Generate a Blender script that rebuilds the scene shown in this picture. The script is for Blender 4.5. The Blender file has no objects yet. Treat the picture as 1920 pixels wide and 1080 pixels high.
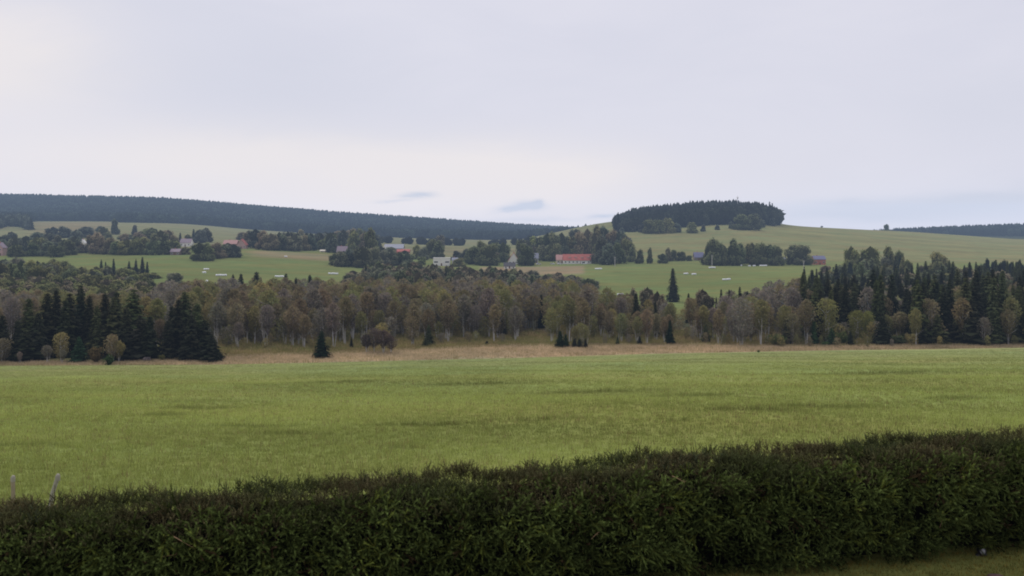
import bpy, math, random
import numpy as np
from mathutils import Vector, Matrix
S = bpy.context.scene
COL = S.collection
random.seed(7)
R = np.random.default_rng(11)
F = 1844.0          # focal length in photo pixels (1920 wide)
HZ = 440.0          # eye-level line in the photo
EYE = 4.25          # eye height above the lawn
PI = math.pi

# ------------------------------------------------------------------ terrain
def lin(xs, ys, x):
    return np.interp(x, xs, ys)
ZF = -27.5
E1x, E1y = [-600, 0, 400, 650, 960, 1200, 1500, 1920, 2600], [686, 686, 684, 679, 671.5, 664, 658, 652, 650]
E2x, E2y = [-600, 0, 220, 330, 400, 650, 960, 1300, 1500, 1920, 2600], [682, 682.5, 681, 676, 671, 663, 648, 647.5, 650, 648, 646]
def Yedge(px): return -ZF * F / (lin(E1x, E1y, px) - HZ)
def Yedge2(px): return -ZF * F / (lin(E2x, E2y, px) - HZ)
TP = np.array([-700, 0, 300, 470, 640, 830, 960, 1130, 1300, 1400, 1450, 1550, 1700, 1920, 2700.])
TY = [
 (400,  [575, 578, 581, 583, 585, 585, 585, 585, 587, 586, 586, 584, 581, 580, 575]),
 (500,  [540, 542, 548, 553, 556, 558, 560, 566, 567, 564, 562, 556, 548, 548, 545]),
 (600,  [525, 526, 528, 532, 535, 543, 544, 548, 540, 537, 536, 532, 530, 532, 530]),
 (700,  [508, 508, 507, 508, 515, 524, 526, 522, 518, 515, 514, 512, 515, 518, 518]),
 (800,  [488, 486, 481, 484, 495, 508, 508, 503, 501, 502, 502, 502, 504, 508, 508]),
 (900,  [476, 473, 472, 470, 480, 493, 494, 493, 492, 495, 495, 495, 496, 498, 498]),
 (1000, [468, 466, 464, 463, 470, 484, 486, 482, 480, 481, 481, 483, 486, 490, 490]),
 (1150, [455, 455, 453, 456, 464, 474, 474, 458, 458, 456, 456, 458, 467, 477, 477]),
 (1300, [445, 443, 441, 451, 457, 464, 466, 439, 434, 431, 434, 441, 452, 466, 466]),
 (1500, [432, 428, 429, 444, 450, 457, 460, 424, 412, 408, 424, 431, 440, 456, 458]),
 (1700, [420, 418, 421, 437, 446, 451, 454, 414, 402, 401, 420, 427, 433, 449, 452]),
 (1900, [417, 416, 418, 433, 443, 449, 452, 424, 412, 412, 424, 431, 437, 451, 455]),
 (2200, [414, 413, 414, 428, 439, 446, 449, 452, 450, 448, 448, 448, 449, 447, 446]),
 (2500, [398, 398, 400, 413, 425, 435, 442, 448, 450, 450, 450, 449, 440, 430, 424]),
 (2900, [378, 374, 380, 394, 408, 420, 430, 440, 448, 450, 450, 450, 442, 434, 430]),
 (3100, [375, 372, 379, 393, 407, 420, 429, 438, 447, 449, 449, 449, 443, 438, 436]),
 (3600, [398, 395, 400, 412, 424, 434, 440, 444, 447, 448, 448, 448, 446, 444, 444]),
 (5000, [438, 438, 438, 439, 440, 441, 441, 442, 443, 443, 443, 443, 443, 443, 443]),
 (9000, [441.]*15),
]
gp = np.linspace(-1500, 3400, 246)
gl = np.linspace(math.log(235), math.log(9000), 260)
rowsY = [235, 270, 310, 350] + [r[0] for r in TY]
rz = [np.full(len(gp), ZF), np.full(len(gp), ZF - .35), np.full(len(gp), ZF - 1.3), np.full(len(gp), ZF - 2.2)]
for Yk, ys in TY:
    rz.append((HZ - np.interp(gp, TP, ys)) / F * Yk)
rz = np.array(rz)
GZ = np.empty((len(gl), len(gp)))
for j in range(len(gp)):
    GZ[:, j] = np.interp(np.exp(gl), rowsY, rz[:, j])
def blur(A, k):
    for ax in (0, 1):
        for _ in range(k):
            B = np.pad(A, [(1, 1) if a == ax else (0, 0) for a in (0, 1)], mode='edge')
            if ax == 0: A = (B[:-2] + 2 * B[1:-1] + B[2:]) / 4
            else: A = (B[:, :-2] + 2 * B[:, 1:-1] + B[:, 2:]) / 4
    return A
GZ = blur(GZ, 6)
_nk = [(R.uniform(-1, 1), R.uniform(-1, 1), R.uniform(0, 6.28)) for _ in range(9)]
def wob(x, y, s):
    r = 0
    for a, b, c in _nk:
        r = r + np.sin((x * a + y * b) / s * 3 + c)
    return r / 9
def _T(x, Y):
    x = np.asarray(x, float); Y = np.asarray(Y, float)
    Yc = np.maximum(Y, 1.0)
    px = 960 + F * x / Yc
    Y1 = Yedge(np.clip(px, -600, 2600))
    near = -EYE + (ZF + EYE) * np.clip((Y - 15) / (Y1 - 15), 0, 1)
    near = near + .22 * wob(x, Y, 9) * np.clip((Y - 18) / 25, 0, 1) * np.clip((Y1 - Y) / 30, 0, 1)
    fp = (np.clip(px, gp[0], gp[-1]) - gp[0]) / (gp[1] - gp[0])
    fl = (np.clip(np.log(Yc), gl[0], gl[-1]) - gl[0]) / (gl[1] - gl[0])
    i = np.clip(fp.astype(int), 0, len(gp) - 2); j = np.clip(fl.astype(int), 0, len(gl) - 2)
    a = fp - i; b = fl - j
    far = (GZ[j, i] * (1 - a) + GZ[j, i + 1] * a) * (1 - b) + (GZ[j + 1, i] * (1 - a) + GZ[j + 1, i + 1] * a) * b
    far = far + .5 * wob(x, Y, 60) * np.clip((Y - 260) / 200, 0, 1)
    return np.where(Y < Y1, near, far) + EYE
def T(x, Y): return float(_T(x, Y))
def xof(px, Y): return (px - 960) / F * Y
def ysc(px, Y): return HZ - (T(xof(px, Y), Y) - EYE) / Y * F
def solveY(px, py, lo, hi):
    """depth between lo and hi where the ground of this column is seen at py"""
    best, bd = lo, 1e9
    for Y in np.linspace(lo, hi, 160):
        d = abs(ysc(px, Y) - py)
        if d < bd - .02: best, bd = Y, d
    return best

# ------------------------------------------------------------------ materials
def new_mat(name):
    m = bpy.data.materials.new(name); m.use_nodes = True
    nt = m.node_tree; nt.nodes.clear()
    out = nt.nodes.new('ShaderNodeOutputMaterial')
    return m, nt, out
def N(nt, t, **kw):
    n = nt.nodes.new(t)
    for k, v in kw.items():
        if k in n.inputs: n.inputs[k].default_value = v
        else: setattr(n, k, v)
    return n
def mth(nt, op, a, b=None, c=None):
    n = nt.nodes.new('ShaderNodeMath'); n.operation = op
    for i, v in enumerate((a, b, c)):
        if v is None: continue
        if isinstance(v, (int, float)): n.inputs[i].default_value = v
        else: nt.links.new(v, n.inputs[i])
    return n.outputs[0]
def mixc(nt, f, a, b, mode='MIX'):
    n = nt.nodes.new('ShaderNodeMix'); n.data_type = 'RGBA'; n.blend_type = mode
    for s, v in ((n.inputs[0], f), (n.inputs[6], a), (n.inputs[7], b)):
        if isinstance(v, (int, float)): s.default_value = v
        elif isinstance(v, (tuple, list)): s.default_value = (*v[:3], 1)
        else: nt.links.new(v, s)
    return n.outputs[2]
def foliage(name, trans=.25, base=(1, 1, 1), objcol=True, nscale=.6, namp=.35):
    m, nt, out = new_mat(name)
    at = N(nt, 'ShaderNodeAttribute', attribute_name='tint')
    c = at.outputs['Color']
    if objcol:
        oi = N(nt, 'ShaderNodeObjectInfo')
        c = mixc(nt, 1.0, c, oi.outputs['Color'], 'MULTIPLY')
    c = mixc(nt, 1.0, c, base, 'MULTIPLY')
    geo = N(nt, 'ShaderNodeNewGeometry')
    no = N(nt, 'ShaderNodeTexNoise', Scale=nscale, Detail=3.0)
    nt.links.new(geo.outputs['Position'], no.inputs['Vector'])
    f = mth(nt, 'MULTIPLY_ADD', no.outputs['Fac'], namp * 2, 1 - namp)
    cc = N(nt, 'ShaderNodeVectorMath', operation='SCALE')
    nt.links.new(c, cc.inputs[0]); nt.links.new(f, cc.inputs['Scale'])
    d = N(nt, 'ShaderNodeBsdfDiffuse', Roughness=.6); nt.links.new(cc.outputs[0], d.inputs['Color'])
    t = N(nt, 'ShaderNodeBsdfTranslucent'); nt.links.new(cc.outputs[0], t.inputs['Color'])
    mx = N(nt, 'ShaderNodeMixShader'); mx.inputs[0].default_value = trans
    nt.links.new(d.outputs[0], mx.inputs[1]); nt.links.new(t.outputs[0], mx.inputs[2])
    nt.links.new(mx.outputs[0], out.inputs['Surface'])
    return m
def plain(name, col, rough=.8, var=.25, scale=2.0, objcol=False, metallic=0.0):
    m, nt, out = new_mat(name)
    p = N(nt, 'ShaderNodeBsdfPrincipled', Roughness=rough, Metallic=metallic)
    tc = N(nt, 'ShaderNodeTexCoord')
    no = N(nt, 'ShaderNodeTexNoise', Scale=scale, Detail=5.0)
    nt.links.new(tc.outputs['Object'], no.inputs['Vector'])
    a = [x * (1 - var) for x in col]; b = [min(1, x * (1 + var)) for x in col]
    c = mixc(nt, no.outputs['Fac'], a, b)
    if objcol:
        oi = N(nt, 'ShaderNodeObjectInfo'); c = mixc(nt, 1.0, c, oi.outputs['Color'], 'MULTIPLY')
    nt.links.new(c, p.inputs['Base Color']); nt.links.new(p.outputs[0], out.inputs['Surface'])
    return m
M_LEAF = foliage('leaf', .22)
M_NEEDLE = foliage('needle', .08)
M_FAR = foliage('far_wood', .1, objcol=False, nscale=.012, namp=.3)
M_MIDWOOD = foliage('mid_wood', .2, objcol=False, nscale=.05, namp=.3)
M_GRASS = foliage('grass_blades', .35, objcol=False, nscale=.08, namp=.25)
M_HEDGE = foliage('hedge_needles', .06, objcol=False, nscale=1.2, namp=.45)
M_BARK = plain('spruce_bark', (.09, .07, .055), .9, .4, 3)
M_BIRCHBARK = plain('birch_bark', (.52, .50, .49), .8, .35, 1.5)
M_TWIG = plain('dry_twig', (.2, .12, .06), .9, .3, 30)
M_TWIG2 = plain('pale_dry_twig', (.34, .22, .12), .9, .3, 30)

# ground material: vertex colour zones broken up by procedural noise
m, nt, out = new_mat('ground'); M_GROUND = m
at = N(nt, 'ShaderNodeAttribute', attribute_name='tint')
geo = N(nt, 'ShaderNodeNewGeometry')
mp = N(nt, 'ShaderNodeMapping'); mp.inputs['Scale'].default_value = (.55, 1, 1)
nt.links.new(geo.outputs['Position'], mp.inputs['Vector'])
def noi(scale, det, src=mp.outputs[0], rough=.55):
    n = N(nt, 'ShaderNodeTexNoise', Scale=scale, Detail=det, Roughness=rough)
    nt.links.new(src, n.inputs['Vector']); return n.outputs['Fac']
n1, n2, n3, n4 = noi(.02, 5), noi(.11, 6), noi(1.1, 5, geo.outputs['Position'], .7), noi(.045, 4)
f = mth(nt, 'MULTIPLY_ADD', n1, .5, .75)
f = mth(nt, 'MULTIPLY', f, mth(nt, 'MULTIPLY_ADD', n2, .5, .75))
f = mth(nt, 'MULTIPLY', f, mth(nt, 'MULTIPLY_ADD', n3, .5, .75))
# darker lusher patches
pn = noi(.075, 3)
ramp = N(nt, 'ShaderNodeMapRange'); ramp.inputs[1].default_value = .62; ramp.inputs[2].default_value = .74
ramp.inputs[3].default_value = 1.0; ramp.inputs[4].default_value = .74
nt.links.new(pn, ramp.inputs[0]); f = mth(nt, 'MULTIPLY', f, ramp.outputs[0])
sc = N(nt, 'ShaderNodeVectorMath', operation='SCALE')
warm = mixc(nt, 1.0, at.outputs['Color'], (1.10, .98, .90), 'MULTIPLY')
cool = mixc(nt, 1.0, at.outputs['Color'], (.90, 1.01, .93), 'MULTIPLY')
r2 = N(nt, 'ShaderNodeMapRange'); r2.inputs[1].default_value = .35; r2.inputs[2].default_value = .65
nt.links.new(n4, r2.inputs[0])
cc = mixc(nt, r2.outputs[0], cool, warm)
nt.links.new(cc, sc.inputs[0]); nt.links.new(f, sc.inputs['Scale'])
d = N(nt, 'ShaderNodeBsdfDiffuse', Roughness=.8); nt.links.new(sc.outputs[0], d.inputs['Color'])
bp = N(nt, 'ShaderNodeBump', Strength=.7, Distance=.25)
nt.links.new(n3, bp.inputs['Height']); nt.links.new(bp.outputs[0], d.inputs['Normal'])
nt.links.new(d.outputs[0], out.inputs['Surface'])

# ------------------------------------------------------------------ mesh helpers
def mk(name, V, Fc, C=None, mat=None, smooth=False):
    me = bpy.data.meshes.new(name)
    V = np.ascontiguousarray(V, np.float32); Fc = np.ascontiguousarray(Fc, np.int32)
    k = Fc.shape[1]
    me.vertices.add(len(V)); me.vertices.foreach_set('co', V.ravel())
    me.loops.add(Fc.size); me.loops.foreach_set('vertex_index', Fc.ravel())
    me.polygons.add(len(Fc)); me.polygons.foreach_set('loop_start', np.arange(0, Fc.size, k, dtype=np.int32))
    if smooth: me.polygons.foreach_set('use_smooth', np.ones(len(Fc), bool))
    if C is not None:
        a = me.color_attributes.new('tint', 'FLOAT_COLOR', 'POINT')
        C = np.asarray(C, np.float32)
        if C.ndim == 1: C = np.repeat(C[:, None], 3, 1)
        a.data.foreach_set('color', np.ascontiguousarray(np.concatenate([C, np.ones((len(C), 1), np.float32)], 1)).ravel())
    me.update(calc_edges=True)
    if mat: me.materials.append(mat)
    return me
class Soup:
    """collects triangles with a tint"""
    def __init__(s): s.V = []; s.F = []; s.C = []; s.n = 0
    def add(s, V, Fc, C):
        V = np.asarray(V, float); Fc = np.asarray(Fc, int)
        C = np.asarray(C, float)
        if C.ndim == 0: C = np.full((len(V), 3), float(C))
        elif C.ndim == 1 and len(C) == 3 and len(V) != 3: C = np.tile(C, (len(V), 1))
        elif C.ndim == 1: C = np.repeat(C[:, None], 3, 1)
        s.V.append(V); s.F.append(Fc + s.n); s.C.append(C); s.n += len(V)
    def tris(s, P, C):      # P (n,3,3)
        n = len(P); s.add(P.reshape(-1, 3), np.arange(3 * n).reshape(n, 3), np.repeat(np.asarray(C, float), 3, 0))
    def get(s): return np.concatenate(s.V), np.concatenate(s.F), np.concatenate(s.C)
    def mesh(s, name, mat, smooth=False):
        V, Fc, C = s.get(); return mk(name, V, Fc, C, mat, smooth)
def unit(v): return v / np.maximum(np.linalg.norm(v, axis=-1, keepdims=True), 1e-9)
def leaves(centers, size, C, rng, flat=0.0, elong=1.6):
    n = len(centers)
    a = unit(rng.normal(size=(n, 3))); a[:, 2] *= (1 - flat); a = unit(a)
    b = unit(np.cross(a, rng.normal(size=(n, 3))))
    size = np.broadcast_to(size, (n,))[:, None]
    P = np.stack([centers - a * size * elong * .5 - b * size * .5, centers - a * size * .35 + b * size * .6, centers + a * size * elong * .6], 1)
    return P, C
def tube(sp, pts, rad, n=5, col=1.0):
    pts = np.asarray(pts, float); rings = []
    for i, p in enumerate(pts):
        d = pts[min(i + 1, len(pts) - 1)] - pts[max(i - 1, 0)]; d = d / (np.linalg.norm(d) + 1e-9)
        u = np.cross(d, [0.3, 1, .1]); u /= np.linalg.norm(u); w = np.cross(d, u)
        t = np.arange(n) * 2 * PI / n
        rings.append(p + rad[i] * (np.cos(t)[:, None] * u + np.sin(t)[:, None] * w))
    V = np.concatenate(rings); Fs = []
    for i in range(len(pts) - 1):
        for k in range(n):
            a, b = i * n + k, i * n + (k + 1) % n
            Fs += [(a, b, b + n), (a, b + n, a + n)]
    e = (len(pts) - 1) * n
    for k in range(1, n - 1): Fs.append((e, e + k, e + k + 1))
    sp.add(V, Fs, col)
def scatter(templates, pos, rot, scl, tint, idx=None, rng=R):
    """one big mesh out of many copies"""
    out = Soup(); n = len(pos)
    if idx is None: idx = rng.integers(0, len(templates), n)
    for t, (V, Fc, C) in enumerate(templates):
        s = np.nonzero(idx == t)[0]
        if not len(s): continue
        c, sn = np.cos(rot[s])[:, None], np.sin(rot[s])[:, None]
        X = V[None, :, 0] * scl[s, 0:1]; Y = V[None, :, 1] * scl[s, 0:1]; Z = V[None, :, 2] * scl[s, 1:2]
        P = np.stack([X * c - Y * sn, X * sn + Y * c, Z], 2) + pos[s][:, None, :]
        Fb = Fc[None] + (np.arange(len(s)) * len(V))[:, None, None]
        Cb = C[None] * tint[s][:, None, :]
        out.add(P.reshape(-1, 3), Fb.reshape(-1, 3), Cb.reshape(-1, 3))
    return out

# ------------------------------------------------------------------ object helpers
def tag(o, label=None, cat=None, group=None, kind=None):
    if label: o['label'] = label
    if cat: o['category'] = cat
    if group: o['group'] = group
    if kind: o['kind'] = kind
    return o
def link(name, me, parent=None, loc=(0, 0, 0), rz=0, col=None):
    o = bpy.data.objects.new(name, me); COL.objects.link(o)
    o.location = loc; o.rotation_euler = (0, 0, rz)
    if parent: o.parent = parent
    if col: o.color = (*col, 1)
    return o

# ------------------------------------------------------------------ tree templates (unit: height 1)
def blob(center, r, rng, col, sub=1):
    # rough closed lump used as the dense inside of a crown
    n, k = 5, 7; V = []; Fs = []
    for i in range(n + 1):
        th = PI * i / n
        for j in range(k):
            ph = 2 * PI * j / k + i * .4
            q = r * (1 + rng.uniform(-.18, .18))
            V.append((center[0] + q[0] * math.sin(th) * math.cos(ph), center[1] + q[1] * math.sin(th) * math.sin(ph), center[2] + q[2] * math.cos(th)))
    for i in range(n):
        for j in range(k):
            a, b = i * k + j, i * k + (j + 1) % k
            Fs += [(a, b, b + k), (a, b + k, a + k)]
    return np.array(V), Fs, col
def broadleaf(seed, wid=.42, low=.12, nl=1500, leaf=.045, lumps=16, sparse=False):
    rng = np.random.default_rng(seed); sp = Soup()
    cz = (1 + low) / 2; hz = (1 - low) / 2
    cs = []
    for i in range(lumps):
        d = unit(rng.normal(size=3)); d[2] = d[2] * .95 - .04
        rr = rng.uniform(.45, .72)
        if i < 5: d = np.array([math.cos(i * 1.257 + seed), math.sin(i * 1.257 + seed), -.85]); rr = .72
        c = np.array([d[0] * wid * rr, d[1] * wid * rr, cz + d[2] * hz * rr])
        q = rng.uniform(.26, .42); cs.append((c, np.array([wid * q * 1.3, wid * q * 1.3, hz * q * 1.05])))
    if not sparse:
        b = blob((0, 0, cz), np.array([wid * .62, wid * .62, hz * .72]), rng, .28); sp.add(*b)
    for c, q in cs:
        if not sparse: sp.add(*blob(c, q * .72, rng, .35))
    per = nl // lumps
    for c, q in cs:
        d = unit(rng.normal(size=(per, 3))); rad = rng.uniform(.72, 1.12, (per, 1))
        P = c + d * q * rad
        P[:, 2] = np.maximum(P[:, 2], .0)
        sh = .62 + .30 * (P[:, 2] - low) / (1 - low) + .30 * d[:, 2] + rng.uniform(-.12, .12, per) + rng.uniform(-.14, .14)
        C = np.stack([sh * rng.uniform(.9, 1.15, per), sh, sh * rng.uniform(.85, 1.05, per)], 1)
        sp.tris(leaves(P, leaf * rng.uniform(.6, 1.3, per), None, rng)[0], C)
    tr = Soup()
    tube(tr, [(0, 0, -.03), (.01, 0, low * .9), (0, .01, cz)], [.03, .024, .012], 6)
    for i in range(5):
        a = rng.uniform(0, 6.28); c = cs[i % lumps][0]
        tube(tr, [(0, 0, low * .8), c * .6 + np.array([0, 0, low * .35]), c], [.014, .009, .004], 4)
    return sp.get(), tr.get()
def birch(seed, wid=.2, low=.3, nl=1400, leaf=.024, twigs=460):
    rng = np.random.default_rng(seed); sp = Soup()
    h = rng.uniform(0, 1, nl) ** .85
    z = low + (1 - low) * h
    prof = np.sqrt(np.clip(1 - np.abs(2 * (h * .96 + .02) - 1) ** 2.3, 0, 1)) * (.9 + .1 * np.sin(h * 9 + seed))
    # limbs: leaf clumps hang along ascending limbs
    nb = 22; la = rng.uniform(0, 6.28, nb); lz = rng.uniform(0, 1, nb)
    k = rng.integers(0, nb, nl); a = la[k] + rng.normal(0, .5, nl)
    r = wid * prof * np.sqrt(rng.uniform(.05, 1, nl)) * rng.uniform(.75, 1.15, nl)
    P = np.stack([np.cos(a) * r, np.sin(a) * r, z + .02 * np.sin(a * 3 + lz[k] * 9)], 1)
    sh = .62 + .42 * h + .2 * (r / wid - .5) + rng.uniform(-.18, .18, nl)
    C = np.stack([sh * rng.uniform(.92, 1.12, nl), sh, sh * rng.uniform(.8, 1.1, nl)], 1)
    sp.tris(leaves(P, leaf * rng.uniform(.6, 1.4, nl), None, rng)[0], C)
    # fine twigs: slivers rising and drooping
    h = rng.uniform(0, 1, twigs); z = low * .75 + (1 - low * .75) * h
    prof = np.sin(np.clip(h * .9 + .1, 0, 1) * PI) ** .6
    a = rng.uniform(0, 6.28, twigs); r0 = wid * prof * rng.uniform(0, .5, twigs); r1 = r0 + wid * prof * rng.uniform(.2, .55, twigs)
    A = np.stack([np.cos(a) * r0, np.sin(a) * r0, z - .06], 1); B = np.stack([np.cos(a) * r1, np.sin(a) * r1, z + rng.uniform(.0, .1, twigs)], 1)
    w = np.stack([-np.sin(a), np.cos(a), 0 * a], 1) * .004
    g = rng.uniform(.55, .95, twigs)
    sp.tris(np.stack([A - w, A + w, B], 1), np.stack([g, g * .97, g * 1.1], 1))
    tr = Soup()
    bx = rng.uniform(-.02, .02, 4)
    tube(tr, [(0, 0, -.03), (bx[0], bx[1], .25), (bx[1], bx[2], .5), (bx[2], bx[3], .72), (bx[3], bx[0], .93)], [.0095, .008, .0065, .0045, .002], 5)
    for i in range(2):
        ox, oy = rng.uniform(-.11, .11, 2); tube(tr, [(ox * .4, oy * .4, -.03), (ox, oy, .3), (ox * 1.3, oy * 1.2, rng.uniform(.6, .8))], [.0075, .006, .0015], 4)
    for i in range(9):
        z0 = rng.uniform(.25, .75); a = rng.uniform(0, 6.28); l = rng.uniform(.08, .2) * wid / .2
        tube(tr, [(bx[1], bx[2], z0), (math.cos(a) * l * .55, math.sin(a) * l * .55, z0 + .08), (math.cos(a) * l, math.sin(a) * l, z0 + .17)], [.005, .0035, .0012], 3)
    return sp.get(), tr.get()
def spruce(seed, wid=.2, whorls=30, low=.03, lod=1, bare=0):
    rng = np.random.default_rng(seed); sp = Soup(); P = []; C = []
    lean = rng.uniform(-.01, .01, 2)
    for i in range(whorls):
        t = (i + rng.uniform(-.3, .3)) / whorls; t = min(max(t, 0), .985)
        z = low + (1 - low) * t
        rb = wid * ((1 - t) ** .82) * rng.uniform(.78, 1.12) + .006
        nb = rng.integers(6, 9) if lod else 5
        a0 = rng.uniform(0, 6.28)
        for b in range(nb):
            a = a0 + b * 2 * PI / nb + rng.uniform(-.3, .3); r = rb * rng.uniform(.5, 1.25)
            ca, sa = math.cos(a), math.sin(a); s = np.array([-sa, ca, 0])
            droop = .28 * r + .01
            base = np.array([lean[0] * z, lean[1] * z, z]); tip = np.array([ca * r, sa * r, z - droop + (.02 if t > .7 else 0)])
            mid = (base * .45 + tip * .55) + np.array([0, 0, .012]); w = r * .3 + .007
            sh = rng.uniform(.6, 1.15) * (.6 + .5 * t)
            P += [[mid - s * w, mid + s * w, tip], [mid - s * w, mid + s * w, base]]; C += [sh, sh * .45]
            if lod:
                for q in (.35, .6, .82):
                    pc = base * (1 - q) + tip * q; ww = w * .7 * (1.2 - q)
                    side = s * rng.uniform(-1, 1) * w * .6
                    P.append([pc + side - s * ww, pc + side + s * ww, pc + side + np.array([ca, sa, 0]) * .03 - np.array([0, 0, .035 + .05 * (1 - t) * rng.uniform(.4, 1)])]); C.append(sh * rng.uniform(.35, .8))
                    o = rng.choice([-1, 1])
                    P.append([pc - s * .004, pc + s * .004 + np.array([ca, sa, 0]) * .02, pc + s * o * ww * 1.5 + np.array([ca * .02, sa * .02, -.012])]); C.append(sh * rng.uniform(.8, 1.3))
    P.append([[lean[0], lean[1], 1.02], [.008, 0, .93], [-.008, .004, .93]]); C.append(.9)
    P.append([[lean[0], lean[1], 1.02], [0, .008, .93], [0, -.008, .93]]); C.append(.9)
    C = np.array(C)
    sp.tris(np.array(P, float), np.stack([C * rng.uniform(.9, 1.1, len(C)), C, C * rng.uniform(.85, 1.1, len(C))], 1))
    # dense inner cone so that the far side does not shine through
    k = 8; V = [(0, 0, .97)]; Fs = []
    for j in range(k):
        a = 2 * PI * j / k; q = wid * .5 * rng.uniform(.8, 1.15); V.append((math.cos(a) * q, math.sin(a) * q, low + .04))
    for j in range(k): Fs.append((0, 1 + j, 1 + (j + 1) % k))
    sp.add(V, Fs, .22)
    tr = Soup(); tube(tr, [(0, 0, -.03), (0, 0, .3), (0, 0, .9)], [.014, .011, .003], 5)
    return sp.get(), tr.get()
def shrub(seed, nl=700, leaf=.07, wid=.6, stems=9):
    rng = np.random.default_rng(seed); sp = Soup()
    cs = [(np.array([rng.uniform(-.5, .5) * wid, rng.uniform(-.5, .5) * wid, rng.uniform(.3, .62)]), rng.uniform(.22, .36)) for _ in range(9)]
    sp.add(*blob((0, 0, .4), np.array([wid * .6, wid * .6, .36]), rng, .35))
    for c, q in cs:
        n = nl // 9; d = unit(rng.normal(size=(n, 3))); Pp = c + d * np.array([q * wid * 1.7, q * wid * 1.7, q]) * rng.uniform(.75, 1.1, (n, 1)); Pp[:, 2] = np.maximum(Pp[:, 2], .02)
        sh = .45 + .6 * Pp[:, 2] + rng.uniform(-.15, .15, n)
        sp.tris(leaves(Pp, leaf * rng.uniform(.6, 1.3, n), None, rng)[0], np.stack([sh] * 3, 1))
    tr = Soup()
    for i in range(stems):
        a = rng.uniform(0, 6.28); l = rng.uniform(.1, .5) * wid
        tube(tr, [(0, 0, -.03), (math.cos(a) * l * .5, math.sin(a) * l * .5, .3), (math.cos(a) * l, math.sin(a) * l, .7)], [.012, .009, .003], 3)
    return sp.get(), tr.get()
T_BROAD = [broadleaf(s, w, -.02, 1700) for s, w in ((1, .42), (2, .36), (3, .5), (4, .45), (5, .4))]
T_ROUND = [broadleaf(s, w, -.03, 1900, .05, 18) for s, w in ((11, .56), (12, .62))]
T_BIRCH = [birch(s, w, l) for s, w, l in ((21, .25, .34), (22, .22, .42), (23, .30, .28), (24, .24, .44), (25, .32, .16), (26, .20, .36))]
T_SPRUCE = [spruce(s, w, n) for s, w, n in ((31, .2, 30), (32, .24, 27), (33, .18, 32), (34, .22, 28), (35, .28, 24))]
T_SHRUB = [shrub(41), shrub(42), shrub(43, wid=.5)]
def mm(ts, nm, mat, bark):
    return [(mk(nm + '_crown', *c, mat), mk(nm + '_trunk', t[0], t[1], t[2], bark)) for c, t in ts]
KIND = {
 'broadleaf_tree': mm(T_BROAD, 'broadleaf', M_LEAF, M_BARK),
 'round_tree': mm(T_ROUND, 'round', M_LEAF, M_BARK),
 'birch_tree': mm(T_BIRCH, 'birch', M_LEAF, M_BIRCHBARK),
 'spruce_tree': mm(T_SPRUCE, 'spruce', M_NEEDLE, M_BARK),
 'shrub': mm(T_SHRUB, 'shrub', M_LEAF, M_BARK),
}
PROTO_USED = set()
TREES = []   # (object, kind, adj, px, row, group)
HW = {'broadleaf_tree': .43, 'round_tree': .58, 'birch_tree': .25, 'spruce_tree': .165, 'shrub': .6}
def tree(kind, x, Y, h, w=None, tint=(.1, .1, .05), adj='', row='', group='', label=None, var=None, part='crown'):
    """w: full crown width in metres (None = natural)"""
    vs = KIND[kind]; v = random.randrange(len(vs)) if var is None else var
    crown, trunk = vs[v]
    nm = {'round_tree': 'broadleaf_tree'}.get(kind, kind)
    z = T(x, Y)
    r = link(nm, None, loc=(x, Y, z), rz=random.uniform(0, 6.28)); r.empty_display_size = .3
    sx = h if w is None else w / 2 / HW[kind]
    g = random.uniform(.74, 1.24) if kind in ('broadleaf_tree', 'round_tree') else random.uniform(.86, 1.14)
    cc = [c * g * random.uniform(.94, 1.06) for c in tint]
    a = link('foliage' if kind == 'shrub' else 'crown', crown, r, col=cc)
    b = link('stem' if kind == 'shrub' else 'trunk', trunk, r)
    for o in (a, b): o.scale = (sx, sx, h)
    cat = {'birch_tree': 'birch', 'spruce_tree': 'spruce', 'shrub': 'bush'}.get(kind, 'tree')
    tag(r, label, cat, group or None)
    if not label: TREES.append((r, nm, adj, 960 + F * x / Y, row, Y))
    return r
def tpx(kind, px, top, Y, wpx=None, **kw):
    x = xof(px, Y); h = (HZ - top) / F * Y - (T(x, Y) - EYE)
    h = max(h, .6)
    return tree(kind, x, Y, h, None if wpx is None else wpx / F * Y, **kw)

TINT = {
 'rust-brown': (.280, .235, .140), 'grey-brown': (.270, .243, .195), 'olive': (.275, .268, .120), 'ochre': (.34, .29, .125),
 'yellow-green': (.28, .29, .10), 'dark': (.056, .062, .037), 'mid-green': (.110, .125, .058), 'blue-green': (.060, .078, .058),
 'dark green': (.205, .230, .120), 'olive-green': (.275, .290, .125), 'brownish': (.300, .260, .170), 'grey-green': (.235, .250, .165), 'bluish': (.165, .190, .145),
}

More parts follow.
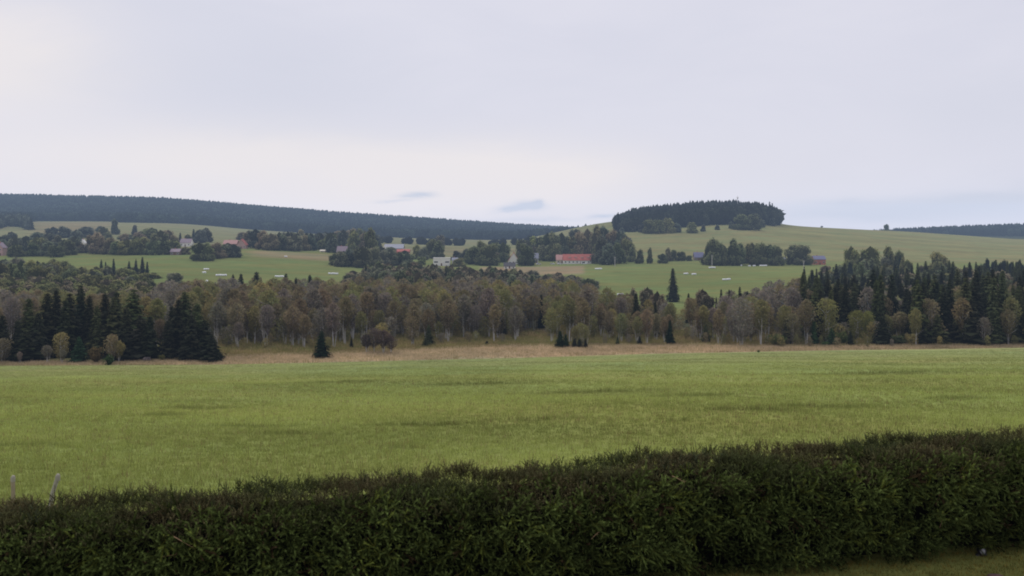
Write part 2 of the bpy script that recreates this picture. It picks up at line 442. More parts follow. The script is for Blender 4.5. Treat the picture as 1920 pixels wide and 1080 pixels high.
# ------------------------------------------------------------------ ground sheet
Yrows = np.concatenate([np.linspace(-60, 6, 12), np.linspace(8, 60, 90), np.linspace(61.5, 196, 70), np.linspace(197, 262, 110),
                        np.linspace(265, 700, 130), np.linspace(705, 1900, 170), np.linspace(1915, 3300, 90), np.linspace(3400, 12000, 24)])
s_ = np.linspace(-1, 1, 620); s_ = s_ * (.62 + .38 * s_ ** 2)
GX = s_[None, :] * (34 + 1.02 * np.maximum(Yrows, 0))[:, None]; GY = np.repeat(Yrows[:, None], len(s_), 1)
GH = _T(GX, GY)
PXg = 960 + F * GX / np.maximum(GY, 1)
def sm(a, b, v): t = np.clip((v - a) / (b - a), 0, 1); return t * t * (3 - 2 * t)
C_MEADOW = np.array([.305, .340, .110]); C_MEADOW_FAR = np.array([.345, .375, .165]); C_TAN = np.array([.54, .43, .30])
C_FLOOR = np.array([.24, .22, .10]); C_FIELD = np.array([.205, .232, .085]); C_HILL = np.array([.245, .240, .110]); C_BROWN = np.array([.32, .255, .155])
C_WOODF = np.array([.11, .10, .06]); C_LAWN = np.array([.17, .175, .055]); C_UP = np.array([.24, .235, .12])
def ground_colour(x, Y, px):
    jit = 2.2 * wob(x, Y, 14) + 1.0 * wob(x, Y, 4) + R.normal(0, .5, np.shape(x))
    e1, e2 = Yedge(np.clip(px, -600, 2600)), Yedge2(np.clip(px, -600, 2600))
    def mixin(c, k, w): return c * (1 - w[..., None]) + k * w[..., None]
    c = np.broadcast_to(C_LAWN, x.shape + (3,)).copy()
    c = mixin(c, C_MEADOW, sm(13, 17, Y - .23 * x))
    c = mixin(c, C_MEADOW_FAR, sm(30, 170, Y))
    tan = sm(-1, 1, Y - e1 + jit * .5)
    c = mixin(c, C_TAN * 1.0, tan)
    c = mixin(c, C_FLOOR, sm(-1.5, 2.5, Y - e2 + jit))
    c = mixin(c, C_WOODF, sm(22, 60, Y - e2 + jit))
    c = mixin(c, C_FIELD, sm(330, 420, Y))
    # dry strips left of the village, in front of the red roofed farmhouse, and in the clearing
    def patch(px0, px1, Y0, Y1, col, wgt=1.0, fe=8, fy=12):
        nonlocal c
        w = sm(px0 - fe, px0 + fe, px) * (1 - sm(px1 - fe, px1 + fe, px)) * sm(Y0 - fy, Y0 + fy, Y) * (1 - sm(Y1 - fy, Y1 + fy, Y))
        c = mixin(c, col, w * wgt)
    patch(470, 650, 830, 915, C_BROWN, .8, 25, 20)
    patch(900, 1095, 745, 850, C_BROWN, 1, 6, 10)
    patch(1300, 1346, 330, 372, C_BROWN * 1.15, 1, 5, 6)
    hill = sm(905, 990, Y) * sm(1090, 1150, px + 0 * Y)
    c = mixin(c, C_HILL, hill)
    left = sm(930, 1050, Y) * (1 - sm(1090, 1150, px))
    c = mixin(c, C_UP, left)
    patch(60, 210, 1350, 1900, C_BROWN * .85, .6, 20, 60)
    patch(700, 1000, 1080, 1250, C_BROWN * .8, .5, 20, 60)
    # paler stripes on the hill
    st = .5 + .5 * np.sin(Y / 17 + wob(x, Y, 200) * 5)
    c = c * (1 + (.10 * (st - .5) * sm(900, 1000, Y))[..., None])
    c = mixin(c, np.array([.05, .06, .035]), sm(1990, 2100, Y + 30 * wob(x, Y, 120)) )
    # a pale track climbing beside the white cottage
    tx = np.interp(Y, [930, 1000, 1100, 1300], [154, 158, 164, 170])
    w = (1 - sm(1.0, 2.4, np.abs(px - tx))) * sm(925, 940, Y) * (1 - sm(1180, 1300, Y))
    c = mixin(c, np.array([.5, .48, .44]), w)
    return c
PATCH = []
for px, py, rx, ry in [(315, 778, 1.7, .9), (370, 765, 3.2, 1.2), (790, 797, 3.2, .55), (1010, 788, 2.0, .35), (460, 800, 3.0, .4), (540, 812, 2.2, .4), (750, 836, .9, .3), (1410, 768, 3.0, 1.0), (1555, 763, 3.6, 1.2), (1280, 791, 1.0, .3), (1800, 747, 2.5, 1.0), (15, 834, 2.6, .4), (1120, 735, 6, 1.2), (900, 720, 7, 1.6), (640, 716, 6, 2), (1650, 700, 9, 2.5), (1300, 742, 4, 1)]:
    Yp = solveY(px, py, 14, 190); PATCH.append((xof(px, Yp), Yp, rx * .6, ry * 1.0))
def lush(x, Y):
    w = np.zeros(np.shape(x))
    for a, b, rx, ry in PATCH: w = np.maximum(w, np.exp(-(((x - a) / rx) ** 2 + ((Y - b + .25 * np.sin(x * 2.1)) / ry) ** 2) ** 1.5))
    return w
GC = ground_colour(GX, GY, PXg); GC = GC * (1 - .25 * lush(GX, GY))[..., None]
nr, nc = GX.shape
ii = np.arange(nr * nc).reshape(nr, nc)
quads = np.stack([ii[:-1, :-1], ii[:-1, 1:], ii[1:, 1:], ii[1:, :-1]], -1).reshape(-1, 4)
ground = link('ground', mk('ground', np.stack([GX, GY, GH], -1).reshape(-1, 3), quads, GC.reshape(-1, 3), M_GROUND, True))
tag(ground, 'green meadow, fields and grassy hills rolling back to the horizon', kind='structure')

# ------------------------------------------------------------------ meadow grass, dry grass strip
def grass_tpl(n, h, w, spread, rng, head=False):
    sp = Soup()
    P = []; C = []
    for i in range(n):
        a = rng.uniform(0, 6.28); b = np.array([rng.normal() * spread, rng.normal() * spread, -.02])
        d = np.array([math.cos(a), math.sin(a), 0]); s = np.array([-d[1], d[0], 0]) * w * rng.uniform(.7, 1.2)
        hh = h * rng.uniform(.55, 1.15); t = b + d * hh * rng.uniform(.1, .6) + np.array([0, 0, hh])
        P.append([b - s, b + s, t]); C.append(rng.uniform(.75, 1.25))
    sp.tris(np.array(P), np.array([[c, c, c * .9] for c in C])); return sp.get()
rg = np.random.default_rng(5)
G_T = [grass_tpl(7, .11, .006, .05, rg) for _ in range(4)]
n = 150000
Yg = 12.5 * (212 / 12.5) ** (rg.uniform(0, 1, n) ** .95); ug = rg.uniform(-.60, .60, n)
Xg = ug * Yg; ok = (Yg - .244 * Xg > 13.1) & (Yg < Yedge(960 + F * ug) - 1); Xg, Yg = Xg[ok], Yg[ok]; n = len(Xg)
pos = np.stack([Xg, Yg, _T(Xg, Yg)], 1)
big = (Yg / 20) ** .75
gmix = sm(30, 170, Yg)[:, None]
tint = (C_MEADOW[None] * (1 - gmix) * 1.12 + C_MEADOW_FAR[None] * gmix * 1.05) * (1.02 + .3 * wob(Xg, Yg, 5)[:, None] + rg.normal(0, .13, (n, 1)))
dry = (Yg < 90) & (rg.uniform(0, 1, n) < .03 + .11 * np.clip(wob(Xg, Yg, 8) + .1, 0, 1))
tint[dry] = np.array([.30, .235, .115]) * rg.uniform(.7, 1.1, (dry.sum(), 1))
scl = np.stack([np.clip(big, .8, 5), np.clip(big ** .35, .9, 1.6) * rg.uniform(.6, 1.25, n)], 1)
scl[dry, 1] *= 1.35
lw = lush(Xg, Yg); tint = tint * (1 - .34 * lw)[:, None]; scl[:, 1] *= 1 + .7 * lw
stk = np.clip(wob(Xg * .35, Yg * 1.5, 7), -.6, .6); tint = tint * (1 + .28 * stk)[:, None]
g = scatter(G_T, pos, rg.uniform(0, 6.28, n), scl, np.maximum(tint, .01), rng=rg)
tag(link('meadow_grass', g.mesh('meadow_grass', M_GRASS)), 'fresh green grass with dry stalks covering the meadow behind the hedge', 'grass', kind='stuff')
# tall stalks with seed heads just behind the hedge
n = 5200
Yg = rg.uniform(13.5, 60, n); Xg = rg.uniform(-.58, .58, n) * Yg; ok = Yg - .244 * Xg > 13.4; Xg, Yg = Xg[ok], Yg[ok]; n = len(Xg)
st = grass_tpl(2, .34, .0035, .02, rg); hd = Soup(); hd.add(*st[:2], st[2])
g = scatter([hd.get()], np.stack([Xg, Yg, _T(Xg, Yg)], 1), rg.uniform(0, 6.28, n), np.stack([np.ones(n) * 1.3, rg.uniform(.6, 1.3, n)], 1),
            np.where(rg.uniform(0, 1, (n, 1)) < .5, np.array([[.25, .2, .11]]), np.array([[.17, .2, .06]])), rng=rg)
tag(link('grass_stalks', g.mesh('grass_stalks', M_GRASS)), 'thin taller straw stalks standing in the green meadow', 'grass', kind='stuff')
# lawn in front of the hedge
n = 16000
Xg = rg.uniform(1.0, 9.5, n); Yg = rg.uniform(9.0, 14.5, n); ok = (Yg - .244 * Xg < 11.75); Xg, Yg = Xg[ok], Yg[ok]; n = len(Xg)
g = scatter(G_T, np.stack([Xg, Yg, _T(Xg, Yg)], 1), rg.uniform(0, 6.28, n), np.stack([np.full(n, .8), rg.uniform(.25, .5, n)], 1),
            C_LAWN[None] * rg.uniform(.6, 1.4, (n, 1)) * np.where(rg.uniform(0, 1, (n, 1)) < .3, np.array([[1.5, 1.0, .8]]), np.ones((1, 3))), rng=rg)
tag(link('lawn_grass', g.mesh('lawn_grass', M_GRASS)), 'short mown lawn with dead clippings in front of the hedge', 'grass', kind='stuff')
# tan reeds of the dry strip
D_T = [grass_tpl(7, .75, .05, .35, rg) for _ in range(3)]
n = 26000
pxs = rg.uniform(-250, 2200, n); e1, e2 = Yedge(pxs), Yedge2(pxs)
t = rg.uniform(0, 1, n) ** .9; Yg = e1 + t * (np.maximum(e2 - e1, 3) + 2.5)
Xg = xof(pxs, Yg)
tint = np.array([.58, .465, .33])[None] * (1 + .35 * wob(Xg * .3, Yg, 3)[:, None] + rg.normal(0, .12, (n, 1)))
tint = np.where(rg.uniform(0, 1, (n, 1)) < .12, np.array([[.30, .25, .11]]), tint)
g = scatter(D_T, np.stack([Xg, Yg, _T(Xg, Yg)], 1), rg.uniform(0, 6.28, n), np.stack([np.full(n, 1.1), rg.uniform(.4, 1.0, n)], 1), np.maximum(tint, .02), rng=rg)
tag(link('dry_grass', g.mesh('dry_grass', M_GRASS)), 'strip of dry tan grass between the green meadow and the wood', 'grass', kind='stuff')
# mossy olive undergrowth along the front of the wood
n = 24000
pxs = rg.uniform(300, 2200, n); e2 = Yedge2(pxs); Yg = e2 + rg.uniform(0, 1, n) ** 1.4 * 48
Xg = xof(pxs, Yg)
tint = np.where(rg.uniform(0, 1, (n, 1)) < .5 + .6 * wob(Xg, Yg, 9)[:, None], np.array([[.27, .26, .095]]), np.array([[.38, .29, .155]])) * rg.uniform(.7, 1.2, (n, 1))
g = scatter(D_T, np.stack([Xg, Yg, _T(Xg, Yg)], 1), rg.uniform(0, 6.28, n), np.stack([np.full(n, 1.2), rg.uniform(.4, 1.2, n)], 1), tint, rng=rg)
tag(link('undergrowth', g.mesh('undergrowth', M_GRASS)), 'mossy olive undergrowth at the foot of the birch wood', 'undergrowth', kind='stuff')

# ------------------------------------------------------------------ spruce hedge
AX, AY = -9.0, 10.2 + (-9 + 5.31) * .244
HD = np.array([1, .244]) / math.hypot(1, .244); HN = np.array([.244, -1]) / math.hypot(1, .244)   # along, towards the camera
HL, HT, HH = 21.0, 1.12, 1.30
def hp(s, t, z):   # s along, t depth from the front face backwards
    return np.stack([AX + HD[0] * s - HN[0] * t, AY + HD[1] * s - HN[1] * t, z], -1)
def hedge_bump(s): return -.25 * (1 - np.clip((s - 3.8) / 12.5, 0, 1)) + .016 * np.sin(s * 1.7 + 1) + .018 * np.sin(s * .83 + 4) + .010 * np.sin(s * 4.1) + .03 - .035 * np.clip((s - 9) / 6, 0, 1)
def spray_tpl(seed, L=.19):
    rng = np.random.default_rng(seed); P = []; C = []
    shoots = [(np.zeros(3), np.array([0, 0, 1.]), L)]
    for k in range(4):
        b = np.array([0, 0, L * rng.uniform(.1, .6)]); a = rng.uniform(0, 6.28)
        d = np.array([math.cos(a) * .75, math.sin(a) * .75, .7]); shoots.append((b, d / np.linalg.norm(d), L * rng.uniform(.4, .65)))
    for b, d, l in shoots:
        u = np.cross(d, [.3, .9, .2]); u /= np.linalg.norm(u); v = np.cross(d, u)
        P.append([b - u * .002, b + u * .002, b + d * l]); C.append((.9, .6, .4))
        nn = int(l / .0055)
        for i in range(nn):
            q = b + d * l * (i + .5) / nn
            for k in range(2):
                a = rng.uniform(0, 6.28); o = u * math.cos(a) + v * math.sin(a)
                tip = q + (o * .75 + d * .75) * rng.uniform(.012, .019); sd = np.cross(o, d) * .0032
                g = rng.uniform(.7, 1.1) * (.45 + 1.0 * i / nn); P.append([q - sd, q + sd, tip]); C.append((g, g, g))
    sp = Soup(); sp.tris(np.array(P), np.array(C)); return sp.get()
SP = [spray_tpl(s) for s in range(60, 66)]
def orient(tpls, pos, dirs, scl, tint, rng):
    out = Soup(); idx = rng.integers(0, len(tpls), len(pos))
    d = unit(dirs); u = unit(np.cross(d, rng.normal(size=d.shape))); v = np.cross(d, u)
    for t, (V, Fc, C) in enumerate(tpls):
        s = np.nonzero(idx == t)[0]
        P = (u[s][:, None] * V[None, :, 0:1] + v[s][:, None] * V[None, :, 1:2] + d[s][:, None] * V[None, :, 2:3]) * scl[s][:, None, None] + pos[s][:, None]
        out.add(P.reshape(-1, 3), (Fc[None] + (np.arange(len(s)) * len(V))[:, None, None]).reshape(-1, 3), (C[None] * tint[s][:, None]).reshape(-1, 3))
    return out
hedge = link('spruce_hedge', None, loc=(0, 0, 0))
tag(hedge, 'long clipped dark green spruce hedge with browning top between lawn and meadow', 'hedge')
rh = np.random.default_rng(9)
nf, nt_ = 6000, 8500
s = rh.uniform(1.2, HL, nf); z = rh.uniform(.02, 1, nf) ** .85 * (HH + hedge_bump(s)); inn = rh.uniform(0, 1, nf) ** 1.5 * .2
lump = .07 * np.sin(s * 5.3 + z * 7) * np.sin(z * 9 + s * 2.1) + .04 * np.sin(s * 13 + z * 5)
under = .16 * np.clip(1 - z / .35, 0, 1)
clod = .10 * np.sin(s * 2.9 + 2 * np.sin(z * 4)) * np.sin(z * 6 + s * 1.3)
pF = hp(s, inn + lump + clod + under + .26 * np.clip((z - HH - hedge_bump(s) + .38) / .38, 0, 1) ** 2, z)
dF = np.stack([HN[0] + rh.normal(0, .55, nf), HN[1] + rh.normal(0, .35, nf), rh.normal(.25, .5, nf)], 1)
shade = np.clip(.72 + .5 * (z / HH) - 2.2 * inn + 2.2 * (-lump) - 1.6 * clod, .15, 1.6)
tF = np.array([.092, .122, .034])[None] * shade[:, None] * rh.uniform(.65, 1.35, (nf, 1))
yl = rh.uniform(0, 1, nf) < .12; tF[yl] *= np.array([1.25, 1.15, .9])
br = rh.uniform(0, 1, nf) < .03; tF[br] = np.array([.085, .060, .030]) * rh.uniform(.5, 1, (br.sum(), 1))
s = rh.uniform(1.2, HL, nt_); t = rh.uniform(-.02, HT + .08, nt_); hb = hedge_bump(s) + .03 * np.sin(t * 6 + s * 3)
z = HH + hb - rh.uniform(0, 1, nt_) ** 2 * .1 - .20 * np.clip(1 - t / .38, 0, 1) ** 1.6 + .035 * np.sin(s * 6.1 + t * 4) * np.sin(t * 5 + s)
pT = hp(s, t, z); dT = np.stack([rh.normal(0, .4, nt_), rh.normal(0, .4, nt_), np.ones(nt_)], 1)
pat = np.clip(.5 + .9 * np.sin(s * 2.3 + 1.2 * np.sin(t * 5)) * np.sin(s * .9 + t * 3 + 2), 0, 1)[:, None]
tT = np.array([.110, .128, .050])[None] * (1 - pat * .7) + np.array([.200, .160, .085])[None] * pat * .7
tT = tT * rh.uniform(.6, 1.05, (nt_, 1))
# longer uncut leaders sticking up
nl_ = 620; s = rh.uniform(1.2, HL, nl_); t = rh.uniform(.3, HT, nl_)
dense = np.sin(s * 1.3) + np.sin(s * 3.1 + 2) > -.3; s, t = s[dense], t[dense]; nl_ = len(s)
pL = hp(s, t, HH + hedge_bump(s) - .05); dL = np.stack([rh.normal(0, .28, nl_), rh.normal(0, .2, nl_), np.ones(nl_)], 1)
tL = np.array([.085, .10, .05])[None] * rh.uniform(.6, 1.3, (nl_, 1))
P_ = np.concatenate([pF, pT, pL]); D_ = np.concatenate([dF, dT, dL]); T_ = np.concatenate([tF, tT, tL])
S_ = np.concatenate([rh.uniform(1.0, 1.85, nf), rh.uniform(.6, 1.1, nt_), rh.uniform(.6, 1.35, nl_)])
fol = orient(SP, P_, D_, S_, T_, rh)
def leader_tpl(seed, L=.25):
    rng = np.random.default_rng(seed); P = [[[-.003, 0, 0], [.003, 0, 0], [0, 0, L]]]; C = [(.9, .6, .4)]
    for i in range(46):
        q = np.array([0, 0, L * (i + .5) / 46]); a = rng.uniform(0, 6.28); o = np.array([math.cos(a), math.sin(a), 0]); sd = np.array([-o[1], o[0], 0]) * .0028
        g_ = rng.uniform(.6, 1.1); P.append([q - sd, q + sd, q + (o * .6 + np.array([0, 0, .8])) * rng.uniform(.012, .018)]); C.append((g_, g_, g_))
    sp = Soup(); sp.tris(np.array(P), np.array(C)); return sp.get()
n5 = 230; s5 = rh.uniform(1.2, HL, n5); t5 = rh.uniform(.2, HT, n5)
l5 = orient([leader_tpl(81), leader_tpl(82)], hp(s5, t5, HH + hedge_bump(s5) - .03), np.stack([rh.normal(0, .25, n5), rh.normal(0, .2, n5), np.ones(n5)], 1), rh.uniform(.55, 1.15, n5), np.array([.08, .095, .05])[None] * rh.uniform(.7, 1.4, (n5, 1)), rh)
for a_, b_, c_ in zip(l5.V, l5.F, l5.C): fol.add(a_, b_ - b_.min(), c_)
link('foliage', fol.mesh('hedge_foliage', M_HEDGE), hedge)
# near-black closed core filling the hedge behind the sprays
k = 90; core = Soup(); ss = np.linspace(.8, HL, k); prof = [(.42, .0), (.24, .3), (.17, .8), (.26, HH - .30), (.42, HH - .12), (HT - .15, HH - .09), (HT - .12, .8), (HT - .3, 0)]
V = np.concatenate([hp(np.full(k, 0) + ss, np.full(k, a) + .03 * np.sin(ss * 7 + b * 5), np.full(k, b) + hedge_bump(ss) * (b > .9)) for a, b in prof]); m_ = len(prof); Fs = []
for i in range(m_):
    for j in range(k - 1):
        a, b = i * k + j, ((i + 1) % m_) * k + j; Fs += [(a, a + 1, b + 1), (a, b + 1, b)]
core.add(V, Fs, (.010, .010, .006)); link('dark_core', core.mesh('hedge_core', M_HEDGE), hedge)
# stems at the foot
stm = Soup(); tube(stm, [(0, 0, -.05), (.03, 0, .6)], [.028, .02], 6, .35); STM = stm.mesh('hedge_stem', M_BARK)
for q in np.arange(1.3, HL, .42):
    b = hp(np.array(q), np.array(.5 + .05 * math.sin(q * 9)), np.array(0.))
    link('stem', STM, hedge, loc=tuple(b), rz=random.uniform(0, 6))
# dead twigs caught in the face of the hedge
def twig(px, py, L, ang, thick=.006, mat=M_TWIG2):
    # find the place on the front face that this column sees
    u = (px - 960) / F; Y = (AY - .244 * AX) / (1 - .244 * u) ; z = EYE - (py - HZ) / F * Y
    sp_ = Soup(); c = np.array([u * Y, Y, z]) + np.array([HN[0], HN[1], 0]) * .10
    d = np.array([math.cos(ang) * HD[0], math.cos(ang) * HD[1], math.sin(ang)])
    e = c + d * L
    tube(sp_, [c - d * L * .5, c + np.array([0, -.02, .01]), e], [thick, thick * .8, thick * .3], 5)
    for q in (.3, .6, .8):
        b_ = c + d * L * q; dd = d + np.array([0, -.2, random.choice([-1, 1]) * .8]); tube(sp_, [b_, b_ + dd * L * .3], [thick * .5, thick * .2], 4)
    o = link('dry_twig', sp_.mesh('dry_twig', mat), hedge); o['label'] = 'pale dead twig caught in the hedge'
twig(340, 1008, .17, -.6); twig(312, 1038, .12, .1, .005, M_TWIG); twig(1180, 972, .13, -1.0, .006, M_TWIG); twig(1755, 975, .14, 1.3, .006, M_TWIG)
twig(660, 1068, .14, .3, .006, M_TWIG); twig(1262, 893, .13, -.5); twig(1110, 1000, .1, .7)

# ------------------------------------------------------------------ small things near the hedge
M_POST = plain('weathered_wood', (.30, .25, .17), .9, .35, 9)
M_POSTG = plain('grey_wood', (.32, .30, .24), .85, .3, 8)
def stake(px, ptop, Y, w, lean, mat, label, top_sharp):
    x = xof(px, Y); zb = T(x, Y); zt = EYE - (ptop - HZ) / F * Y
    r = link('wooden_post', None, loc=(x, Y, zb)); h = zt - zb
    sp_ = Soup(); tube(sp_, [(0, 0, -.2), (lean * h * .5, 0, h * .5), (lean * h, 0, h - w * .6), (lean * h, 0, h)], [w * .55, w * .5, w * .48, w * .15 if top_sharp else w * .4], 7)
    link('shaft', sp_.mesh('post_shaft', mat), r)
    cp = Soup(); tube(cp, [(lean * h, 0, h - w * 1.4), (lean * h, 0, h - w * .4), (lean * h + .01, 0, h + .01)], [w * .56, w * .58, w * .35], 7)
    link('cap', cp.mesh('post_cap', M_POSTG), r)
    tag(r, label, 'post'); return r
stake(25, 893, 15.5, .062, -.01, M_POST, 'upright short weathered post with pale top behind the left end of the hedge', False)
stake(89, 890, 15.2, .066, .28, M_POSTG, 'leaning grey stake with pale foot just behind the hedge at left', True)
# low black garden spotlight with a pale lens under the hedge
x, Y = xof(1838, 13.05), 13.05
gsl = link('garden_spotlight', None, loc=(x, Y, T(x, Y))); tag(gsl, 'small black ground spotlight with pale round lens under the right end of the hedge', 'garden light')
M_BLK = plain('black_plastic', (.012, .012, .014), .5, .3, 10); M_LENS = plain('pale_lens', (.2, .2, .21), .4, .15, 40)
sp_ = Soup(); tube(sp_, [(0, .06, .05), (0, .0, .06), (0, -.07, .065)], [.03, .045, .052], 12); o = link('housing', sp_.mesh('housing', M_BLK), gsl)
sp_ = Soup(); tube(sp_, [(0, -.072, .066), (0, -.084, .067)], [.036, .02], 14); link('lens', sp_.mesh('lens', M_LENS), gsl)
sp_ = Soup(); tube(sp_, [(0, 0, -.1), (0, 0, .05)], [.012, .02], 6); link('spike', sp_.mesh('spike', M_BLK), gsl)
sp_ = Soup(); tube(sp_, [(-.07, -.02, -.01), (0, -.02, .01), (.07, -.02, -.01)], [.03, .05, .03], 8); link('base', sp_.mesh('light_base', M_BLK), gsl)
# a scrap of brown bark beside it
x, Y = xof(1866, 12.2), 12.2
sp_ = Soup(); V, Fs, _ = blob((0, 0, .01), np.array([.11, .06, .028]), rg, 1); sp_.add(V, Fs, 1)
tag(link('stone', sp_.mesh('stone', plain('reddish_stone', (.12, .065, .06), .9, .3, 12)), loc=(x, Y, T(x, Y))), 'flat reddish brown stone lying on the lawn beside the ground light', 'stone')

# ------------------------------------------------------------------ the wood
def lim(px, tab):
    return np.interp(px, [a for a, b in tab], [b for a, b in tab])
FRONT = [(-400, 228), (0, 228), (300, 228), (400, 236), (660, 241), (760, 246), (960, 256), (1050, 252), (1300, 247), (1500, 241), (1900, 243), (2300, 243)]
BACK = [(-400, 560), (0, 560), (250, 540), (300, 400), (420, 400), (470, 425), (640, 430), (700, 455), (1000, 460), (1090, 420), (1130, 335), (1190, 330), (1230, 285), (1300, 275), (1345, 310), (1400, 360), (1450, 420), (1500, 430), (1560, 560), (2300, 600)]
rw = np.random.default_rng(77)
cells = []
Yv = 225.0
while Yv < 600:
    step = 5.2 + (Yv - 225) * .012
    xs = np.arange(-.72 * Yv, .72 * Yv, step)
    for x in xs:
        xx = x + rw.uniform(-.42, .42) * step; YY = Yv + rw.uniform(-.42, .42) * step
        px = 960 + F * xx / YY
        if YY < lim(px, FRONT) + 2 * math.sin(xx * .3) or YY > lim(px, BACK): continue
        if YY < 262 and math.sin(xx * .11 + 1) + math.sin(xx * .23) < -.75 and 640 < px < 1480: continue   # bays in the wood's edge
        if 980 < px < 1030 and YY < 285: continue
        if 1296 < px < 1350 and YY > 268: continue
        if 1195 < px < 1290 and YY > 262 and rw.random() < .5: continue
        cells.append((xx, YY, px))
    Yv += step * .9
cells.sort(key=lambda c: c[1])
def wood_kind(px, Y):
    u = rw.random(); n = float(wob(np.array(px * .6), np.array(Y * .5), 24))
    if px < 300 and Y > 330:   # olive and green scrub on the left
        return ('broad', 'olive-green' if u < .5 else ('olive' if u < .8 else 'brownish'))
    if px > 1500:
        if Y < 290 and u < .64 or u < .42: return ('spruce', 'dark' if rw.random() < .45 else 'mid-green')
        if Y > 300 and (u < .72 or Y > 380): return ('broad', rw.choice(['brownish', 'grey-green', 'dark green', 'olive']))
        return ('birch', rw.choice(['rust-brown', 'grey-brown', 'olive']))
    if u < .03 and Y > 285: return ('spruce', 'dark')
    if n > .22: return ('birch', 'olive' if u < .75 else 'ochre')
    if n < -.2: return ('birch', 'grey-brown' if u < .8 else 'rust-brown')
    return ('birch', 'rust-brown' if u < .62 else ('olive' if u < .8 else 'grey-brown'))
def wood_h(kind, px, Y):
    b = {'birch': 11.2, 'spruce': 11.5, 'broad': 9.2}[kind]
    if kind == 'birch' and Y < 262: b = 10.0
    if 1140 < px < 1420 and Y > 250: b *= .82
    if px < 1500 and kind == 'spruce': b = 10.5
    if px > 1500 and kind == 'spruce': b = 15.5 if Y < 330 else 13.5
    if px < 300 and Y < 330 and kind == 'birch': b = 10
    if px < 420 and Y > 400: b = min(b, 7)
    return b * (rw.uniform(.62, 1.18) if kind == 'birch' else rw.uniform(.72, 1.18))
def saplings():
    L = []
    for i in range(1000):
        px = rw.uniform(380, 1960); d = rw.uniform(-3, 60); Y = lim(px, FRONT) + d
        if 980 < px < 1030 and Y < 280: continue
        if rw.random() > .35 + .9 * float(wob(np.array(px * .5), np.array(Y), 12)) + (.3 if d > 25 else 0): continue
        x = xof(px, Y); L.append((x, Y, rw.uniform(1.6, 3.2) if d < 6 else rw.uniform(2.5, 6.0), ['olive', 'rust-brown', 'grey-brown', 'ochre', 'olive'][rw.integers(0, 5)]))
    a = np.array([q[:3] for q in L]); n = len(a)
    o = scatter([birch(s_, w, .05, 320, .05, 90)[0] for s_, w in ((91, .38), (92, .5), (93, .3))], np.stack([a[:, 0], a[:, 1], _T(a[:, 0], a[:, 1])], 1), rw.uniform(0, 6.28, n), a[:, [2, 2]], np.array([TINT[q[3]] for q in L]) * rw.uniform(.75, 1.25, (n, 1)), rng=rw)
    tag(link('saplings', o.mesh('saplings', M_MIDWOOD)), 'tangled olive and brown saplings growing between the birch trunks', 'saplings', kind='stuff')
saplings()
STUFF = {'birch': [], 'spruce': [], 'broad': []}; cnt = {'birch': 0, 'spruce': 0, 'broad': 0}
def row_name(Y, px):
    d = Y - lim(px, FRONT)
    return 'front row' if d < 11 else ('second row' if d < 24 else 'behind the front rows')
for x, Y, px in cells:
    if Y < 285 and (1592 < px < 1642 or 1668 < px < 1712 or 1445 < px < 1470 or 1560 < px < 1592): continue
    kind, tn = wood_kind(px, Y); h = wood_h(kind, px, Y)
    if px < 405 and Y < 250 and kind != 'spruce' and not 285 < px < 305: continue     # the planted spruce stand has this ground
    inview = -15 < px < 1935
    if kind == 'birch' and cnt['birch'] < 262 and inview:
        cnt['birch'] += 1
        tree('birch_tree', x, Y, h, tint=TINT[tn], adj=tn, row=row_name(Y, px), group='birches of the valley wood')
    elif kind == 'spruce' and cnt['spruce'] < 110 and inview:
        cnt['spruce'] += 1
        tree('spruce_tree', x, Y, h, tint=TINT[tn], adj=tn, row=row_name(Y, px), group='spruces growing in the valley wood')
    else:
        STUFF[kind].append((x, Y, h, tn))
def stuff_wood(name, kind, tpls, label, cat, wf=1.0):
    L = STUFF[kind]
    if not L: return
    a = np.array([(p[0], p[1], p[2]) for p in L]); n = len(a)
    tint = np.array([TINT[p[3]] for p in L]) * rw.uniform(.8, 1.18, (n, 1))
    pos = np.stack([a[:, 0], a[:, 1], _T(a[:, 0], a[:, 1])], 1)
    sx = a[:, 2] * rw.uniform(.85, 1.25, n) * wf
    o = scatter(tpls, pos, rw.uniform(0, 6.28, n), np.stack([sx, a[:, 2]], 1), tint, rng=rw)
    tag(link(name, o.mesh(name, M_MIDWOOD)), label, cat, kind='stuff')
def with_trunk(ts, tcol):
    out = []
    for c, t in ts:
        s_ = Soup(); s_.add(*c); s_.add(t[0], t[1], np.tile(tcol, (len(t[0]), 1))); out.append(s_.get())
    return out
LB = with_trunk([birch(s, w, l, 520, .036, 110) for s, w, l in ((51, .27, .25), (52, .25, .3), (53, .31, .22))], np.array([1.25, 1.5, 2.0]))
stuff_wood('birch_wood', 'birch', LB, 'mass of brown birches filling the depth of the valley wood', 'wood')
stuff_wood('spruce_wood', 'spruce', [c for c, t in T_SPRUCE[:3]], 'mass of dark spruces deep in the wood on the right', 'wood')
stuff_wood('scrub_wood', 'broad', [broadleaf(s, .46, .03, 620, .07, 10)[0] for s in (54, 55, 56)], 'mass of olive scrub trees behind the spruce stand and on the right slope', 'wood')
print('wood', cnt, {k: len(v) for k, v in STUFF.items()})

